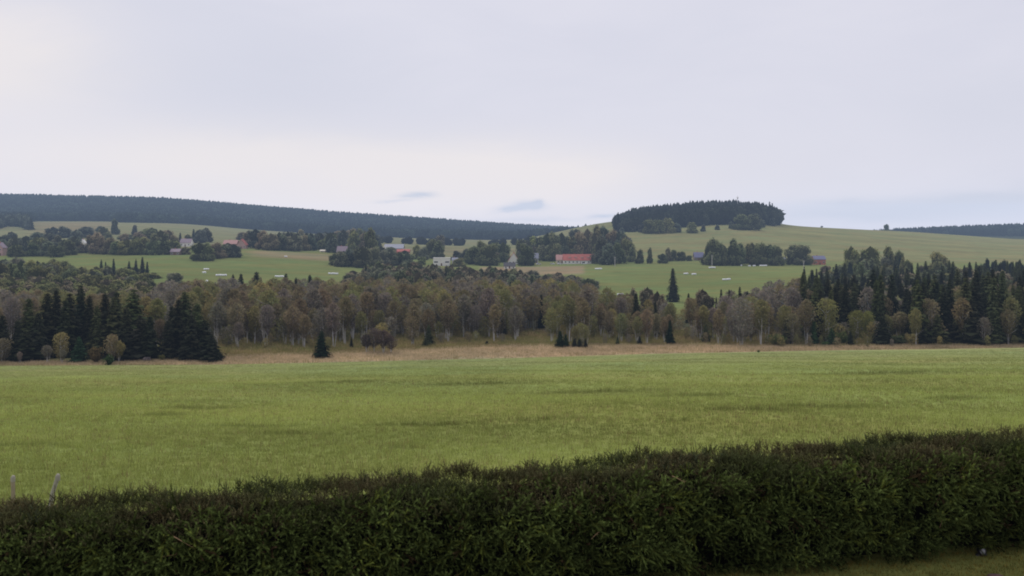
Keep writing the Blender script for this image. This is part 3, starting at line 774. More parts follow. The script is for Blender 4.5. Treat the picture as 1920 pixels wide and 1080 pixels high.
# ---- single trees seen clearly in front: (px, top, Y, width px)
LS = 'left stand'
for px, top, Y, w in [(4, 590, 214, 44), (-22, 570, 222, 60), (33, 600, 216, 40), (55, 558, 220, 56), (72, 585, 217, 44), (90, 549, 224, 54), (105, 542, 230, 46), (122, 560, 221, 44), (131, 549, 228, 44),
                      (152, 534, 236, 40), (168, 553, 226, 44), (182, 572, 219, 40), (197, 549, 228, 50), (214, 556, 222, 46), (219, 545, 234, 42), (236, 575, 218, 44), (251, 541, 226, 56), (263, 590, 217, 48), (281, 592, 216, 44),
                      (322, 573, 224, 40), (334, 560, 222, 44), (347, 546, 228, 52), (371, 568, 219, 52), (360, 590, 215, 44), (384, 600, 217, 44), (397, 627, 213, 34), (48, 620, 213, 38), (226, 620, 214, 40), (315, 600, 217, 40)]:
    tpx('spruce_tree', px, top, Y, w * 1.12, tint=TINT['dark'] if random.random() < .75 else TINT['mid-green'], adj='dark', row=LS, group='tall dark spruces of the left stand')
def one(kind, px, top, Y, w, tint, label, group=None, var=None):
    return tpx(kind, px, top, Y, w, tint=TINT[tint] if isinstance(tint, str) else tint, label=label, group=group, var=var)
one('spruce_tree', 148, 631, 211, 26, (0.060, 0.105, 0.053), 'small mid-green spruce at the foot of the tall left spruce stand', var=4)
one('birch_tree', 210, 628, 210.5, 30, 'rust-brown', 'small rust-brown birch beside the green bush before the left spruces')
one('birch_tree', 222, 640, 211, 26, 'ochre', 'tiny ochre birch leaning right before the left spruce stand')
one('shrub', 179, 648, 210, 26, (0.210, 0.150, 0.075), 'round russet bush before the left spruces, left of the small birch')
one('birch_tree', 114, 624, 212, 28, 'ochre', 'slim ochre-green birch against the dark left spruces')
one('birch_tree', 88, 648, 210, 26, 'grey-brown', 'bare grey-brown birch low before the left spruces')
one('birch_tree', 37, 660, 208.5, 14, 'grey-brown', 'tiny pale-stemmed birch near the left end of the dry strip')
one('birch_tree', 118, 656, 209, 18, 'grey-brown', 'knee-high bare birch beneath the slim ochre-green birch')
one('birch_tree', 4, 635, 211, 34, 'rust-brown', 'rust-brown birch cut by the left edge of the view')
one('shrub', 205, 663, 206.5, 23, (0.075, 0.120, 0.038), 'dense dark green bush standing alone on the dry strip at left')
one('shrub', 276, 668, 213, 16, (0.450, 0.405, 0.360), 'low whitish twiggy bush at the foot of the spruces')
one('shrub', 304, 664, 214, 12, (0.255, 0.255, 0.090), 'small yellow-green bush in the gap between the spruce groups')
one('birch_tree', 300, 600, 226, 30, 'rust-brown', 'rust-brown birch in the gap between the two left spruce groups')
one('birch_tree', 282, 575, 240, 34, 'ochre', 'ochre birch behind the gap between the left spruces')
one('broadleaf_tree', 374, 520, 320, 34, 'brownish', 'dark rounded tree standing tall behind the right end of the left spruces')
one('spruce_tree', 603, 620, 219, 31, (0.033, 0.054, 0.027), 'lone dark spruce standing on the dry strip before the wood', var=1)
for i, (px, top, Y, w) in enumerate([(687, 628, 229, 30), (701, 616, 230, 36), (718, 620, 229, 34), (733, 631, 229, 26)]):
    one('birch_tree', px, top, Y, w, (.15, .115, .10), ['leftmost stem clump of the bare purplish copse on the dry strip', 'tallest bare tree in the purplish copse on the dry strip', 'wide bare tree right of the tallest in the purplish copse', 'rightmost low bare tree of the purplish copse'][i], 'bare copse on the dry strip')
one('spruce_tree', 804, 608, 246, 20, 'mid-green', 'slim spruce at the wood edge between the copse and the clearing')
one('spruce_tree', 798, 634, 243, 15, 'mid-green', 'small spruce at the foot of the slim spruce')
one('spruce_tree', 913, 639, 247, 12, 'dark', 'tiny dark spruce at the wood edge left of the clearing')
one('spruce_tree', 659, 631, 240, 9, 'dark', 'tiny spruce sapling left of the bare copse')
one('spruce_tree', 1050, 620, 240, 24, (0.045, 0.075, 0.033), 'larger dark spruce of the pair at the edge of the wood')
one('spruce_tree', 1061, 626, 240.5, 16, (0.053, 0.090, 0.038), 'smaller spruce pressed against the larger of the pair')
for i, (px, top, w) in enumerate([(1078, 612, 20), (1090, 606, 22), (1099, 612, 16)]):
    one('birch_tree', px, top, 241, w, 'olive', ['left birch of the dense clump right of the spruce pair', 'middle birch of the dense clump right of the spruce pair', 'right birch of the dense clump right of the spruce pair'][i], 'birch clump right of the spruce pair')
for px in (1077, 1086, 1098): tpx('spruce_tree', px, 634, 240, 11, tint=TINT['dark'], adj='little dark', row='wood edge', group='little spruces under the birch clump')
one('spruce_tree', 1158, 631, 245, 10, 'mid-green', 'little green spruce at the wood edge left of the pale birch')
one('birch_tree', 1196, 594, 247, 28, 'olive', 'pale-stemmed olive birch in front of the dark pointed spruce')
one('spruce_tree', 1199, 630, 246, 10, 'dark', 'small dark spruce at the foot of the pale-stemmed olive birch')
one('spruce_tree', 1193, 549, 275, 30, 'dark', 'dark pointed spruce rising behind the pale-stemmed olive birch', var=0)
one('spruce_tree', 1229, 565, 268, 20, 'dark', 'slim dark spruce right of the pointed one')
one('spruce_tree', 1256, 600, 247, 23, (0.038, 0.063, 0.030), 'columnar dark spruce standing at the edge of the wood', var=2)
one('spruce_tree', 1323, 607, 252, 20, 'mid-green', 'mid-green spruce inside the birch edge right of the columnar spruce')
one('spruce_tree', 1262, 502, 500, 28, 'dark', 'tall lone spruce standing in the far green field', var=0)
one('spruce_tree', 1291, 549, 325, 17, 'dark', 'narrow spruce beside the sandy clearing')
one('spruce_tree', 1059, 547, 330, 15, 'dark', 'dark spruce spike rising over the birches below the thicket end')
one('broadleaf_tree', 1060, 530, 345, 40, 'grey-green', 'grey-green broad tree just behind the dark spruce spike') if False else None
one('birch_tree', 954, 560, 300, 32, (0.225, 0.270, 0.075), 'bright yellow-green birch among the brown crowns')
one('birch_tree', 567, 575, 285, 44, 'ochre', 'wide golden-olive crown near the left of the birch wood')
for px, top, Y, w, t in [(437, 516, 410, 10, 'dark'), (452, 515, 412, 14, 'dark'), (481, 511, 400, 19, 'dark'), (524, 530, 395, 10, 'dark'), (536, 515, 415, 13, 'dark'), (555, 522, 415, 9, 'dark'), (581, 517, 415, 14, 'dark'),
                         (845, 521, 440, 14, 'dark'), (889, 528, 430, 11, 'dark'), (914, 535, 400, 8, 'dark'), (929, 545, 365, 12, 'dark'), (965, 543, 390, 9, 'dark'), (540, 556, 300, 15, 'mid-green'), (683, 572, 290, 15, 'dark'), (788, 562, 300, 15, 'dark'), (815, 575, 290, 12, 'mid-green'),
                         (942, 592, 275, 14, 'dark'), (286, 540, 350, 8, 'dark'), (693, 548, 330, 10, 'dark'), (722, 556, 330, 10, 'mid-green')]:
    w *= 2.1 if px < 600 and Y > 390 else 1.2; top -= 2.5 if px < 600 else 0
    tpx('spruce_tree', px, top, Y, w, tint=TINT[t], adj='dark', row='birch wood', group='dark spruces poking through the birch crowns')
for px, top, Y, w in [(1352, 541, 330, 16), (1367, 542, 332, 16), (1387, 537, 330, 18), (1343, 556, 328, 12)]:
    tpx('spruce_tree', px, top, Y, w, tint=TINT['dark'], adj='dark', row='clearing edge', group='spruces right of the sandy clearing')
for px, top, Y, w in [(1318, 535, 340, 30), (1326, 545, 335, 26), (1215, 532, 360, 34), (1232, 540, 345, 32), (1240, 556, 330, 26), (1188, 538, 350, 26)]:
    tpx('broadleaf_tree', px, top, Y, w, tint=TINT['brownish'], adj='brownish', row='field edge', group='broad trees where the wood meets the field')
# right side
one('shrub', 1457, 625, 243, 36, (0.128, 0.173, 0.060), 'round bright green willow bush at the wood edge')
one('shrub', 1578, 620, 247, 30, (0.165, 0.225, 0.083), 'pale green bush beside the yellow-topped birch')
one('shrub', 1546, 640, 243, 14, (0.120, 0.180, 0.060), 'small fresh green bush at the foot of the dark spruces')
one('birch_tree', 1608, 583, 250, 34, (0.285, 0.285, 0.090), 'yellow-topped birch with pale trunks before the dark spruces', var=4)
one('birch_tree', 1627, 584, 250, 28, (0.270, 0.270, 0.090), 'right-hand yellow-topped birch with pale stems')
one('birch_tree', 1688, 586, 252, 46, 'rust-brown', 'wide rust-brown birch crown between dark spruces')
one('birch_tree', 1660, 558, 275, 40, 'rust-brown', 'rust-brown birch rising behind the pyramid spruce')
one('spruce_tree', 1655, 586, 245, 32, 'dark', 'pyramid-shaped dark spruce between yellow and brown birches', var=4)
one('spruce_tree', 1526, 600, 245, 22, (0.060, 0.112, 0.045), 'bright green young spruce at the wood edge')
one('spruce_tree', 1559, 615, 244, 22, (0.060, 0.105, 0.045), 'mid-green young spruce left of the pale green bush')
one('spruce_tree', 1594, 620, 244, 13, 'dark', 'thin dark young spruce before the yellow-topped birch')
one('spruce_tree', 1475, 595, 247, 18, 'dark', 'dark spruce behind the round willow bush')
one('shrub', 1680, 628, 247, 60, (0.105, 0.135, 0.060), 'sprawling dark green willow before the brown birch')
for px, top, Y, w in [(1520, 550, 262, 30), (1533, 560, 252, 30), (1552, 522, 300, 34), (1566, 535, 268, 36), (1583, 540, 262, 34), (1602, 530, 290, 34), (1640, 522, 320, 28), (1612, 535, 310, 34), (1690, 530, 320, 34), (1706, 545, 272, 28), (1722, 560, 256, 34),
                      (1742, 550, 266, 34), (1765, 540, 272, 38), (1786, 566, 252, 36), (1806, 555, 262, 40), (1822, 562, 247, 46), (1845, 545, 268, 36), (1861, 522, 300, 36), (1882, 540, 272, 36), (1898, 568, 250, 36), (1913, 516, 290, 36), (1935, 560, 250, 40), (1758, 590, 247, 34), (1866, 580, 246, 40), (1838, 600, 245, 30), (1726, 600, 246, 26)]:
    tpx('spruce_tree', px, top, Y, w * 1.12, tint=TINT['dark'] if random.random() < .6 else TINT['mid-green'], adj='tall dark', row='right wood', group='tall spruces of the right-hand wood')
for px, top, Y, w in [(1508, 499, 480, 12), (1524, 506, 470, 12), (1531, 502, 480, 12), (1541, 507, 470, 12)]:
    tpx('spruce_tree', px, top, Y, w, tint=TINT['dark'], adj='thin dark', row='far field', group='thin spruces at the right end of the far field')
for i in range(46):
    px = random.uniform(1545, 1935); Y = random.uniform(560, 680); top = lim(px, [(1545, 492), (1600, 470), (1660, 466), (1700, 474), (1760, 480), (1850, 484), (1935, 494)]) + random.uniform(0, 16) + (680 - Y) * .13
    k = 'broadleaf_tree' if random.random() < .65 else 'spruce_tree'
    tpx(k, px, top, Y, random.uniform(18, 30) if k[0] == 'b' else random.uniform(10, 15), tint=TINT[random.choice(['dark green', 'grey-green', 'brownish', 'olive-green'])] if k[0] == 'b' else TINT['blue-green'],
        adj='dusky' if k[0] == 'b' else 'dark', row='right slope', group='trees on the slope above the right-hand wood')
for px, top, w in [(1596, 455, 34), (1632, 456, 34), (1667, 459, 28), (1685, 463, 18), (1760, 470, 40)]:
    one('broadleaf_tree', px, top, 700, w, 'olive-green', 'olive tree topping the right wood, above ' + {1596: 'its left shoulder', 1632: 'its first hollow', 1667: 'its middle', 1685: 'its thin gap', 1760: 'its right part'}[px])
for px, top, w in [(1866, 484, 20), (1880, 486, 20), (1896, 486, 16), (1912, 488, 20), (1852, 482, 16)]:
    tpx('broadleaf_tree', px, top, 640, w, tint=(.055, .07, .052), adj='very dark', row='upper slope', group='very dark trees on the upper right slope')
RB = [(1652, 527, 400, 34, 'ochre'), (1700, 528, 395, 20, 'rust-brown'), (1622, 552, 330, 34, 'brownish'), (1655, 560, 320, 30, 'rust-brown'), (1690, 565, 300, 24, 'rust-brown'), (1755, 541, 330, 16, 'olive'), (1796, 538, 350, 26, 'ochre'), (1835, 505, 500, 34, 'brownish'), (1862, 508, 480, 30, 'ochre'), (1888, 512, 460, 28, 'brownish'), (1812, 497, 560, 34, 'rust-brown'), (1905, 515, 470, 30, 'rust-brown'), (1560, 508, 540, 34, 'grey-green'), (1590, 515, 500, 34, 'brownish'), (1625, 505, 540, 34, 'dark green'), (1665, 500, 560, 34, 'grey-green')]
for px, top, Y, w, tn in RB:
    tpx('broadleaf_tree', px, top, Y, w, tint=TINT[tn], adj=tn, row='right slope', group='coloured broad trees among the right-hand spruces')
SB = []
def spx(px, top, Y, wpx, tn):
    x = xof(px, Y); SB.append((x, Y, max((HZ - top) / F * Y - (T(x, Y) - EYE), 1), wpx / F * Y / 2 / .43, tn))
for i in range(46):
    px = random.uniform(1535, 1940); Y = random.uniform(380, 540); top = 492 + (560 - Y) * .30 + random.uniform(-4, 10) + (10 if px < 1600 else 0)
    spx(px, top, Y, random.uniform(22, 36), random.choice(['dark green', 'grey-green', 'brownish', 'dark green']))
# thicket in front of the village
for i in range(175):
    px = random.uniform(655, 1110); Y = random.triangular(500, 650, 640)
    top = -2 + lim(px, [(655, 510), (690, 494), (760, 488), (900, 498), (990, 502), (1050, 509), (1110, 520)]) + (640 - Y) * .16 + random.uniform(-2, 5)
    if i > 62: spx(px, top, Y, random.uniform(20, 36), random.choice(['brownish', 'brownish', 'grey-green', 'dark green'])); continue
    tpx('broadleaf_tree', px, top, Y, random.uniform(18, 34), tint=TINT[random.choice(['brownish', 'brownish', 'grey-green', 'dark green'])], adj=random.choice(['dusky', 'brownish']), row='thicket', group='trees of the brownish thicket below the village')
one('broadleaf_tree', 1102, 517, 545, 34, 'dark green', 'big rounded green tree closing the right end of the thicket', var=0)
for px, top, w in [(686, 493, 13), (1005, 520, 10), (880, 505, 10)]:
    tpx('spruce_tree', px, top, 600, w, tint=TINT['blue-green'], adj='dark', row='thicket', group='spruces in the thicket below the village')
# green bushes left
for i in range(52):
    px = random.uniform(-20, 292); Y = random.uniform(520, 640)
    top = lim(px, [(-20, 470), (60, 474), (120, 482), (170, 490), (230, 494), (270, 500), (295, 510)]) + (640 - Y) * .17 + random.uniform(-2, 4)
    tpx('broadleaf_tree', px, top, Y, random.uniform(20, 36), tint=TINT[random.choice(['olive-green', 'olive-green', 'dark green', 'grey-green'])], adj='leafy green', row='left scrub', group='green trees below the left part of the village')
for px, top, w in [(190, 486, 11), (198, 490, 10), (213, 484, 12), (242, 489, 12), (255, 485, 10), (267, 481, 16), (276, 490, 12), (38, 500, 12)]:
    tpx('spruce_tree', px, top, 610, w, tint=TINT['blue-green'], adj='dark', row='left scrub', group='dark spruces among the green scrub at left')
one('round_tree', 326, 510, 560, 33, 'grey-green', 'round grey-green bush standing alone on the left green field')

# ------------------------------------------------------------------ village trees : (px, top, base, width, tint)
VT = [(8, 448, 476, 20, 'bluish'), (30, 455, 482, 26, 'dark green'), (48, 440, 470, 26, 'bluish'), (22, 432, 460, 28, 'bluish'), (70, 436, 466, 28, 'bluish'), (62, 455, 480, 26, 'dark green'), (92, 432, 462, 26, 'bluish'), (88, 452, 480, 28, 'grey-green'), (110, 440, 470, 24, 'grey-green'), (120, 424, 446, 22, 'bluish'),
      (130, 450, 478, 28, 'dark green'), (143, 428, 455, 22, 'bluish'), (5, 440, 466, 24, 'bluish'), (160, 424, 440, 24, 'bluish'), (140, 440, 470, 20, 'bluish'), (104, 458, 482, 24, 'dark green'), (188, 424, 442, 22, 'bluish'),
      (172, 440, 474, 22, 'brownish'), (185, 434, 476, 26, 'brownish'), (203, 432, 450, 14, 'dark green'), (205, 445, 477, 26, 'brownish'), (216, 410, 440, 15, 'bluish'), (222, 450, 478, 24, 'dark green'), (238, 446, 478, 28, 'olive-green'), (252, 420, 440, 8, 'bluish'), (256, 446, 478, 28, 'olive-green'), (272, 444, 476, 24, 'olive-green'),
      (262, 436, 462, 26, 'brownish'), (232, 438, 462, 22, 'brownish'), (286, 424, 458, 28, 'dark green'), (300, 428, 472, 28, 'dark green'), (316, 428, 462, 26, 'brownish'), (288, 448, 478, 24, 'dark green'), (308, 446, 478, 24, 'dark green'), (326, 440, 466, 16, 'brownish'), (348, 462, 478, 14, 'brownish'),
      (338, 437, 454, 10, 'blue-green'), (363, 430, 450, 12, 'blue-green'), (374, 428, 456, 20, 'bluish'), (386, 424, 455, 22, 'bluish'), (352, 438, 456, 16, 'dark green'),
      (374, 452, 488, 24, 'dark green'), (388, 454, 490, 28, 'dark green'), (404, 454, 484, 26, 'brownish'), (418, 458, 482, 22, 'dark green'), (430, 462, 478, 20, 'dark green'),
      (467, 430, 462, 22, 'brownish'), (480, 426, 466, 24, 'bluish'), (455, 434, 450, 16, 'brownish'), (492, 432, 468, 26, 'brownish'), (508, 434, 470, 26, 'brownish'), (524, 432, 470, 28, 'grey-green'), (540, 430, 470, 22, 'bluish'), (552, 436, 471, 26, 'grey-green'), (568, 440, 470, 22, 'brownish'), (565, 430, 456, 22, 'brownish'),
      (582, 434, 470, 22, 'bluish'), (596, 434, 466, 22, 'bluish'), (610, 432, 462, 24, 'bluish'), (606, 448, 468, 20, 'olive-green'), (624, 440, 474, 22, 'bluish'), (640, 430, 460, 26, 'brownish'), (658, 428, 452, 26, 'brownish'), (674, 428, 456, 26, 'olive-green'), (692, 426, 490, 26, 'dark green'), (700, 436, 478, 20, 'dark green'),
      (628, 474, 498, 20, 'dark green'), (640, 470, 499, 22, 'grey-green'), (656, 466, 500, 24, 'bluish'), (668, 462, 498, 22, 'bluish'), (680, 458, 502, 26, 'dark green'), (700, 462, 500, 26, 'grey-green'), (716, 468, 498, 24, 'grey-green'), (732, 474, 498, 24, 'grey-green'), (748, 470, 498, 22, 'dark green'), (764, 472, 498, 24, 'grey-green'),
      (734, 462, 476, 16, 'dark green'), (780, 458, 486, 18, 'olive-green'), (794, 462, 488, 16, 'grey-green'), (790, 480, 496, 16, 'olive-green'), (809, 447, 484, 22, 'dark green'), (820, 450, 486, 26, 'dark green'), (826, 438, 452, 14, 'brownish'),
      (856, 470, 488, 18, 'bluish'), (874, 464, 490, 22, 'bluish'), (888, 458, 496, 26, 'dark green'), (904, 450, 494, 24, 'dark green'), (916, 456, 498, 34, 'dark green'), (930, 454, 490, 24, 'dark green'), (944, 450, 492, 22, 'dark green'), (860, 484, 500, 20, 'olive-green'),
      (978, 446, 480, 20, 'olive-green'), (986, 456, 499, 26, 'dark green'), (998, 442, 474, 26, 'olive-green'), (1012, 440, 484, 26, 'dark green'), (1026, 432, 480, 28, 'dark green'), (1040, 434, 476, 26, 'dark green'), (1054, 432, 470, 26, 'grey-green'), (1036, 452, 490, 26, 'dark green'), (1020, 456, 490, 24, 'grey-green'),
      (1072, 440, 474, 26, 'olive-green'), (1088, 434, 476, 26, 'brownish'), (1080, 426, 462, 22, 'bluish'), (1102, 424, 474, 30, 'brownish'), (1118, 420, 474, 28, 'brownish'), (1134, 422, 470, 28, 'bluish'), (1128, 440, 494, 30, 'bluish'), (1146, 430, 478, 28, 'brownish'), (1160, 428, 474, 26, 'bluish'),
      (1140, 456, 496, 32, 'bluish'), (1160, 454, 494, 28, 'dark green'), (1176, 446, 490, 24, 'olive-green'), (1172, 436, 470, 22, 'bluish'), (1184, 460, 492, 16, 'dark green'),
      (1199, 467, 494, 16, 'dark green'), (1218, 464, 494, 11, 'dark green'), (1242, 474, 494, 14, 'dark green'), (1252, 464, 490, 14, 'brownish'), (1262, 466, 490, 16, 'dark green'), (1278, 470, 489, 15, 'dark green'), (1292, 478, 490, 9, 'dark green'),
      (1330, 452, 497, 24, 'dark green'), (1341, 445, 498, 30, 'dark green'), (1356, 456, 498, 22, 'dark green'), (1374, 446, 498, 28, 'dark green'), (1386, 454, 498, 24, 'dark green'), (1410, 450, 498, 26, 'olive-green'), (1425, 454, 498, 24, 'dark green'), (1445, 454, 498, 28, 'dark green'), (1458, 460, 498, 22, 'dark green')]
for (a0, a1, t0, b0, n_) in [(-10, 150, 444, 478, 18), (170, 330, 444, 477, 14), (375, 440, 458, 484, 5), (465, 640, 436, 470, 24), (640, 700, 430, 470, 10), (640, 760, 464, 498, 12), (880, 950, 462, 496, 5), (980, 1040, 448, 482, 6), (1060, 1180, 440, 484, 12), (40, 330, 428, 452, 9)]:
    for i in range(n_):
        px = random.uniform(a0, a1); bb = b0 - random.uniform(0, 8); lo, hi = (700, 1000) if bb > 468 else ((900, 1250) if bb > 450 else (1050, 1700)); spx(px, t0 + random.uniform(-6, 10), solveY(px, bb, lo, hi), random.uniform(20, 32), random.choice(['dark green', 'brownish', 'grey-green', 'bluish', 'olive-green']))
for px, top, base, w, tn in VT:
    lo, hi = (700, 1000) if base > 468 else ((900, 1250) if base > 450 else (1050, 1700))
    Y = solveY(px, base, lo, hi) + random.uniform(-6, 6)
    kd = 'spruce_tree' if tn == 'blue-green' else 'broadleaf_tree'
    near = 'village'
    tpx(kd, px, top - 1, Y, w * (1.22 if kd[0] == 'b' else 1.0), tint=TINT[tn], adj={'dark green': 'dark green', 'olive-green': 'olive-green', 'brownish': 'brownish', 'grey-green': 'grey-green', 'bluish': 'bluish-green', 'blue-green': 'dark'}[tn], row=near, group='trees around the village houses')
for px, top, base, w, lb in [(1498, 457, 497, 53, 'broad rounded dark tree beside the red house at the right end of the village'), (1215, 411, 438, 22, 'leftmost round tree on the hill before the hilltop grove'), (1234, 410, 438, 30, 'wide dark round tree in the row below the hilltop grove'),
                         (1254, 407, 437, 28, 'rounded tree right of the wide dark one below the hilltop grove'), (1298, 415, 437, 23, 'solitary round tree between the row and the big one below the hilltop grove'), (1392, 401, 431, 34, 'left half of the big round tree pair below the hilltop grove'), (1411, 399, 431, 36, 'right half of the big round tree pair below the hilltop grove')]:
    if base > 480: Y = solveY(px, base, 700, 950)
    else: Y = solveY(px, base, 1050, 1480)
    tpx('round_tree', px, top, Y, w, tint=TINT['dark green'] if base > 480 or px > 1380 else TINT['olive-green'], label=lb)
one('shrub', 1541, 423, 1720, 6, (0.045, 0.060, 0.045), 'tiny dark bush alone on the skyline of the grassy hill')
one('broadleaf_tree', 1662, 418, 1900, 9, 'dark green', 'single tree standing above the left end of the far right wood')
one('shrub', 1422, 664, 218, 8, (0.090, 0.135, 0.045), 'small dark weed clump in the green meadow below the dry strip')
a_ = np.array([q[:4] for q in SB]); n = len(a_)
o = scatter([broadleaf(s_, .43, -.02, 800, .065, 12)[0] for s_ in (57, 58, 59)], np.stack([a_[:, 0], a_[:, 1], _T(a_[:, 0], a_[:, 1])], 1), rw.uniform(0, 6.28, n), a_[:, [3, 2]], np.array([TINT[q[4]] for q in SB]) * rw.uniform(.75, 1.25, (n, 1)), rng=rw)
tag(link('village_wood', o.mesh('village_wood', M_MIDWOOD)), 'mixed green and brownish trees filling the belts around the village and slopes', 'trees', kind='stuff')
# thin stake with a sapling on the strip
x, Y = xof(586, 211), 211
sp_ = Soup(); tube(sp_, [(0, 0, -.2), (.02, 0, 1.0), (.05, 0, 2.0)], [.045, .04, .03], 6)
tag(link('wooden_stake', sp_.mesh('stake', M_TWIG), loc=(x, Y, T(x, Y))), 'thin dark stake left of the lone spruce at the meadow edge', 'stake')

# ------------------------------------------------------------------ far woods
def tiny_spruce(seed, k=5, rings=4):
    rng = np.random.default_rng(seed); sp = Soup(); P = []; C = []
    for i in range(rings):
        z0 = .05 + .9 * i / rings; z1 = min(1, z0 + .42); r = .2 * (1 - i / rings) ** .8 + .02
        for j in range(k):
            a = 2 * PI * (j + rng.uniform(-.3, .3) + .5 * (i % 2)) / k; b = a + 2 * PI / k * .95; q = r * rng.uniform(.8, 1.25)
            P.append([[math.cos(a) * q, math.sin(a) * q, z0 + rng.uniform(-.03, .03)], [math.cos(b) * q, math.sin(b) * q, z0 + rng.uniform(-.03, .03)], [0, 0, z1]]); C.append(rng.uniform(.6, 1.2) * (.6 + .6 * i / rings))
    C = np.array(C); sp.tris(np.array(P), np.stack([C] * 3, 1)); return sp.get()
def tiny_broad(seed):
    rng = np.random.default_rng(seed); sp = Soup(); sp.add(*blob((0, 0, .5), np.array([.36, .36, .48]), rng, .7))
    d = unit(rng.normal(size=(60, 3))); P = d * np.array([.37, .37, .46]) * rng.uniform(.8, 1.1, (60, 1)) + np.array([0, 0, .52]); s_ = .6 + .5 * P[:, 2]
    sp.tris(leaves(P, .14, None, rng)[0], np.stack([s_] * 3, 1)); return sp.get()
TS = [tiny_spruce(s) for s in (1, 2, 3)]; TS2 = [tiny_spruce(s, 6, 7) for s in (4, 5, 6)]; TB = [tiny_broad(s) for s in (7, 8)]
rf = np.random.default_rng(123)
def far_wood(name, label, inside, pxr, Yr, step, hr, tint, tpls, mixb=None, grow=.002):
    pts = []; Yv = Yr[0]
    while Yv < Yr[1]:
        st = step * (1 + (Yv - Yr[0]) * grow)
        x = np.arange(xof(pxr[0], Yv), xof(pxr[1], Yv), st); x = x + rf.uniform(-.45, .45, len(x)) * st; Yy = Yv + rf.uniform(-.45, .45, len(x)) * st
        px = 960 + F * x / Yy; k = inside(px, Yy, x); pts.append(np.stack([x[k], Yy[k]], 1)); Yv += st
    a = np.concatenate(pts); n = len(a)
    pos = np.stack([a[:, 0], a[:, 1], _T(a[:, 0], a[:, 1]) - .3], 1); h = rf.uniform(*hr, n) * (1 + .07 * wob(a[:, 0], a[:, 1], 80))
    if name == 'hilltop_grove': h = h * np.interp(960 + F * a[:, 0] / a[:, 1], [1150, 1190, 1300, 1430, 1458], [.6, 1.15, 1.3, 1.5, 1.4]) * (1 + .16 * wob(a[:, 0], a[:, 1], 25) + .1 * wob(a[:, 0], a[:, 1], 9)); tintk = 1
    tt = np.array(tint)[None] * (1 + .3 * wob(a[:, 0], a[:, 1], 150)[:, None]) * rf.uniform(.7, 1.3, (n, 1))
    allt = list(tpls) + (list(mixb) if mixb else [])
    idx = rf.integers(0, len(tpls), n)
    if mixb:
        q = rf.uniform(0, 1, n) < .2 + .5 * np.clip(wob(a[:, 0], a[:, 1], 90), 0, 1); idx[q] = len(tpls) + rf.integers(0, len(mixb), q.sum()); h[q] *= .85; tt[q] *= np.array([1.5, 1.5, 1.3])
    o = scatter(allt, pos, rf.uniform(0, 6.28, n), np.stack([h * rf.uniform(.9, 1.3, n) * (1.7 if name == 'ridge_forest' else 1.15), h], 1), tt, idx=idx, rng=rf)
    print(name, n)
    return tag(link(name, o.mesh(name, M_FAR)), label, 'forest', kind='stuff')
low_edge = [(-400, 1450), (50, 1480), (62, 2060), (205, 2080), (235, 1900), (300, 1930), (330, 2040), (445, 2060), (600, 1980), (830, 1950), (960, 1950), (1130, 2000)]
far_wood('ridge_forest', 'blue-green forest covering the long ridge on the left horizon',
         lambda px, Y, x: (Y > lim(px, low_edge) + 12 * np.sin(px * .13)) & ~((np.abs(px - 615.5) < 1.6) & (Y > 2850)), (-420, 1190), (1880, 3180), 11, (17.5, 21), (.036, .050, .044), TS, TB[:1], .0007)
far_wood('foothill_wood', 'dusky wood reaching down from the ridge at the far left', lambda px, Y, x: Y > 1480 + 60 * np.sin(px * .07), (-420, 52), (1400, 1900), 10, (13, 20), (.085, .10, .085), TS, TB, .0005)
def grove(px, Y, x):
    fr = lim(px, [(1148, 1560), (1156, 1345), (1180, 1325), (1300, 1375), (1380, 1400), (1440, 1440), (1456, 1480), (1462, 1530)])
    return (px > 1150 + 1.5 * np.sin(Y * .2)) & (px < 1456 + 4 * np.sin(Y * .11)) & (Y > fr + 5 * np.sin(x * .12)) & (Y < 1740)
far_wood('hilltop_grove', 'dense dark spruce grove crowning the grassy hill', grove, (1140, 1470), (1320, 1740), 6.2, (13.5, 20), (.036, .042, .033), TS2, TB, .0006)
far_wood('far_right_wood', 'dark forest along the horizon behind the grassy hill at right', lambda px, Y, x: Y > lim(px, [(1640, 2480), (1700, 2350), (1920, 2250), (2400, 2200)]), (1635, 2500), (2200, 2700), 11, (15, 22), (.034, .046, .042), TS, TB[:1], .0008)
far_wood('hedgerow_wood', 'thin dark belt of trees along the foot of the ridge behind the village', lambda px, Y, x: (px > 640) & (px < 1010) & (np.sin(px * .09) + np.sin(px * .031 + 2) > -.6), (640, 1010), (1400, 1430), 10, (7, 11), (.04, .045, .035), TB, None)
for px, top, base, w in [(1166, 426, 436, 12), (1186, 422, 435, 14), (1204, 418, 436, 14), (1270, 417, 436, 14), (1318, 420, 434, 12), (1345, 421, 431, 12), (1372, 415, 429, 14), (1428, 410, 427, 14), (1448, 405, 424, 12)]:
    tpx('broadleaf_tree', px, top, solveY(px, base, 1200, 1500), w, tint=TINT['bluish'], adj='small dusky', row='grove edge', group='small broad trees along the lower edge of the hilltop grove')
# loose individuals breaking the ends of the grove
for px, top, w, Y in [(1153, 402, 9, 1350), (1159, 397, 10, 1360), (1184, 389, 9, 1500), (1448, 380, 12, 1500), (1443, 377, 12, 1520), (1456, 394, 10, 1500), (1460, 407, 8, 1500), (1452, 388, 10, 1490)]:
    tpx('spruce_tree', px, top, Y, w, tint=(.036, .042, .034), adj='dark', row='hilltop grove', group='single spruces at the ends of the hilltop grove')

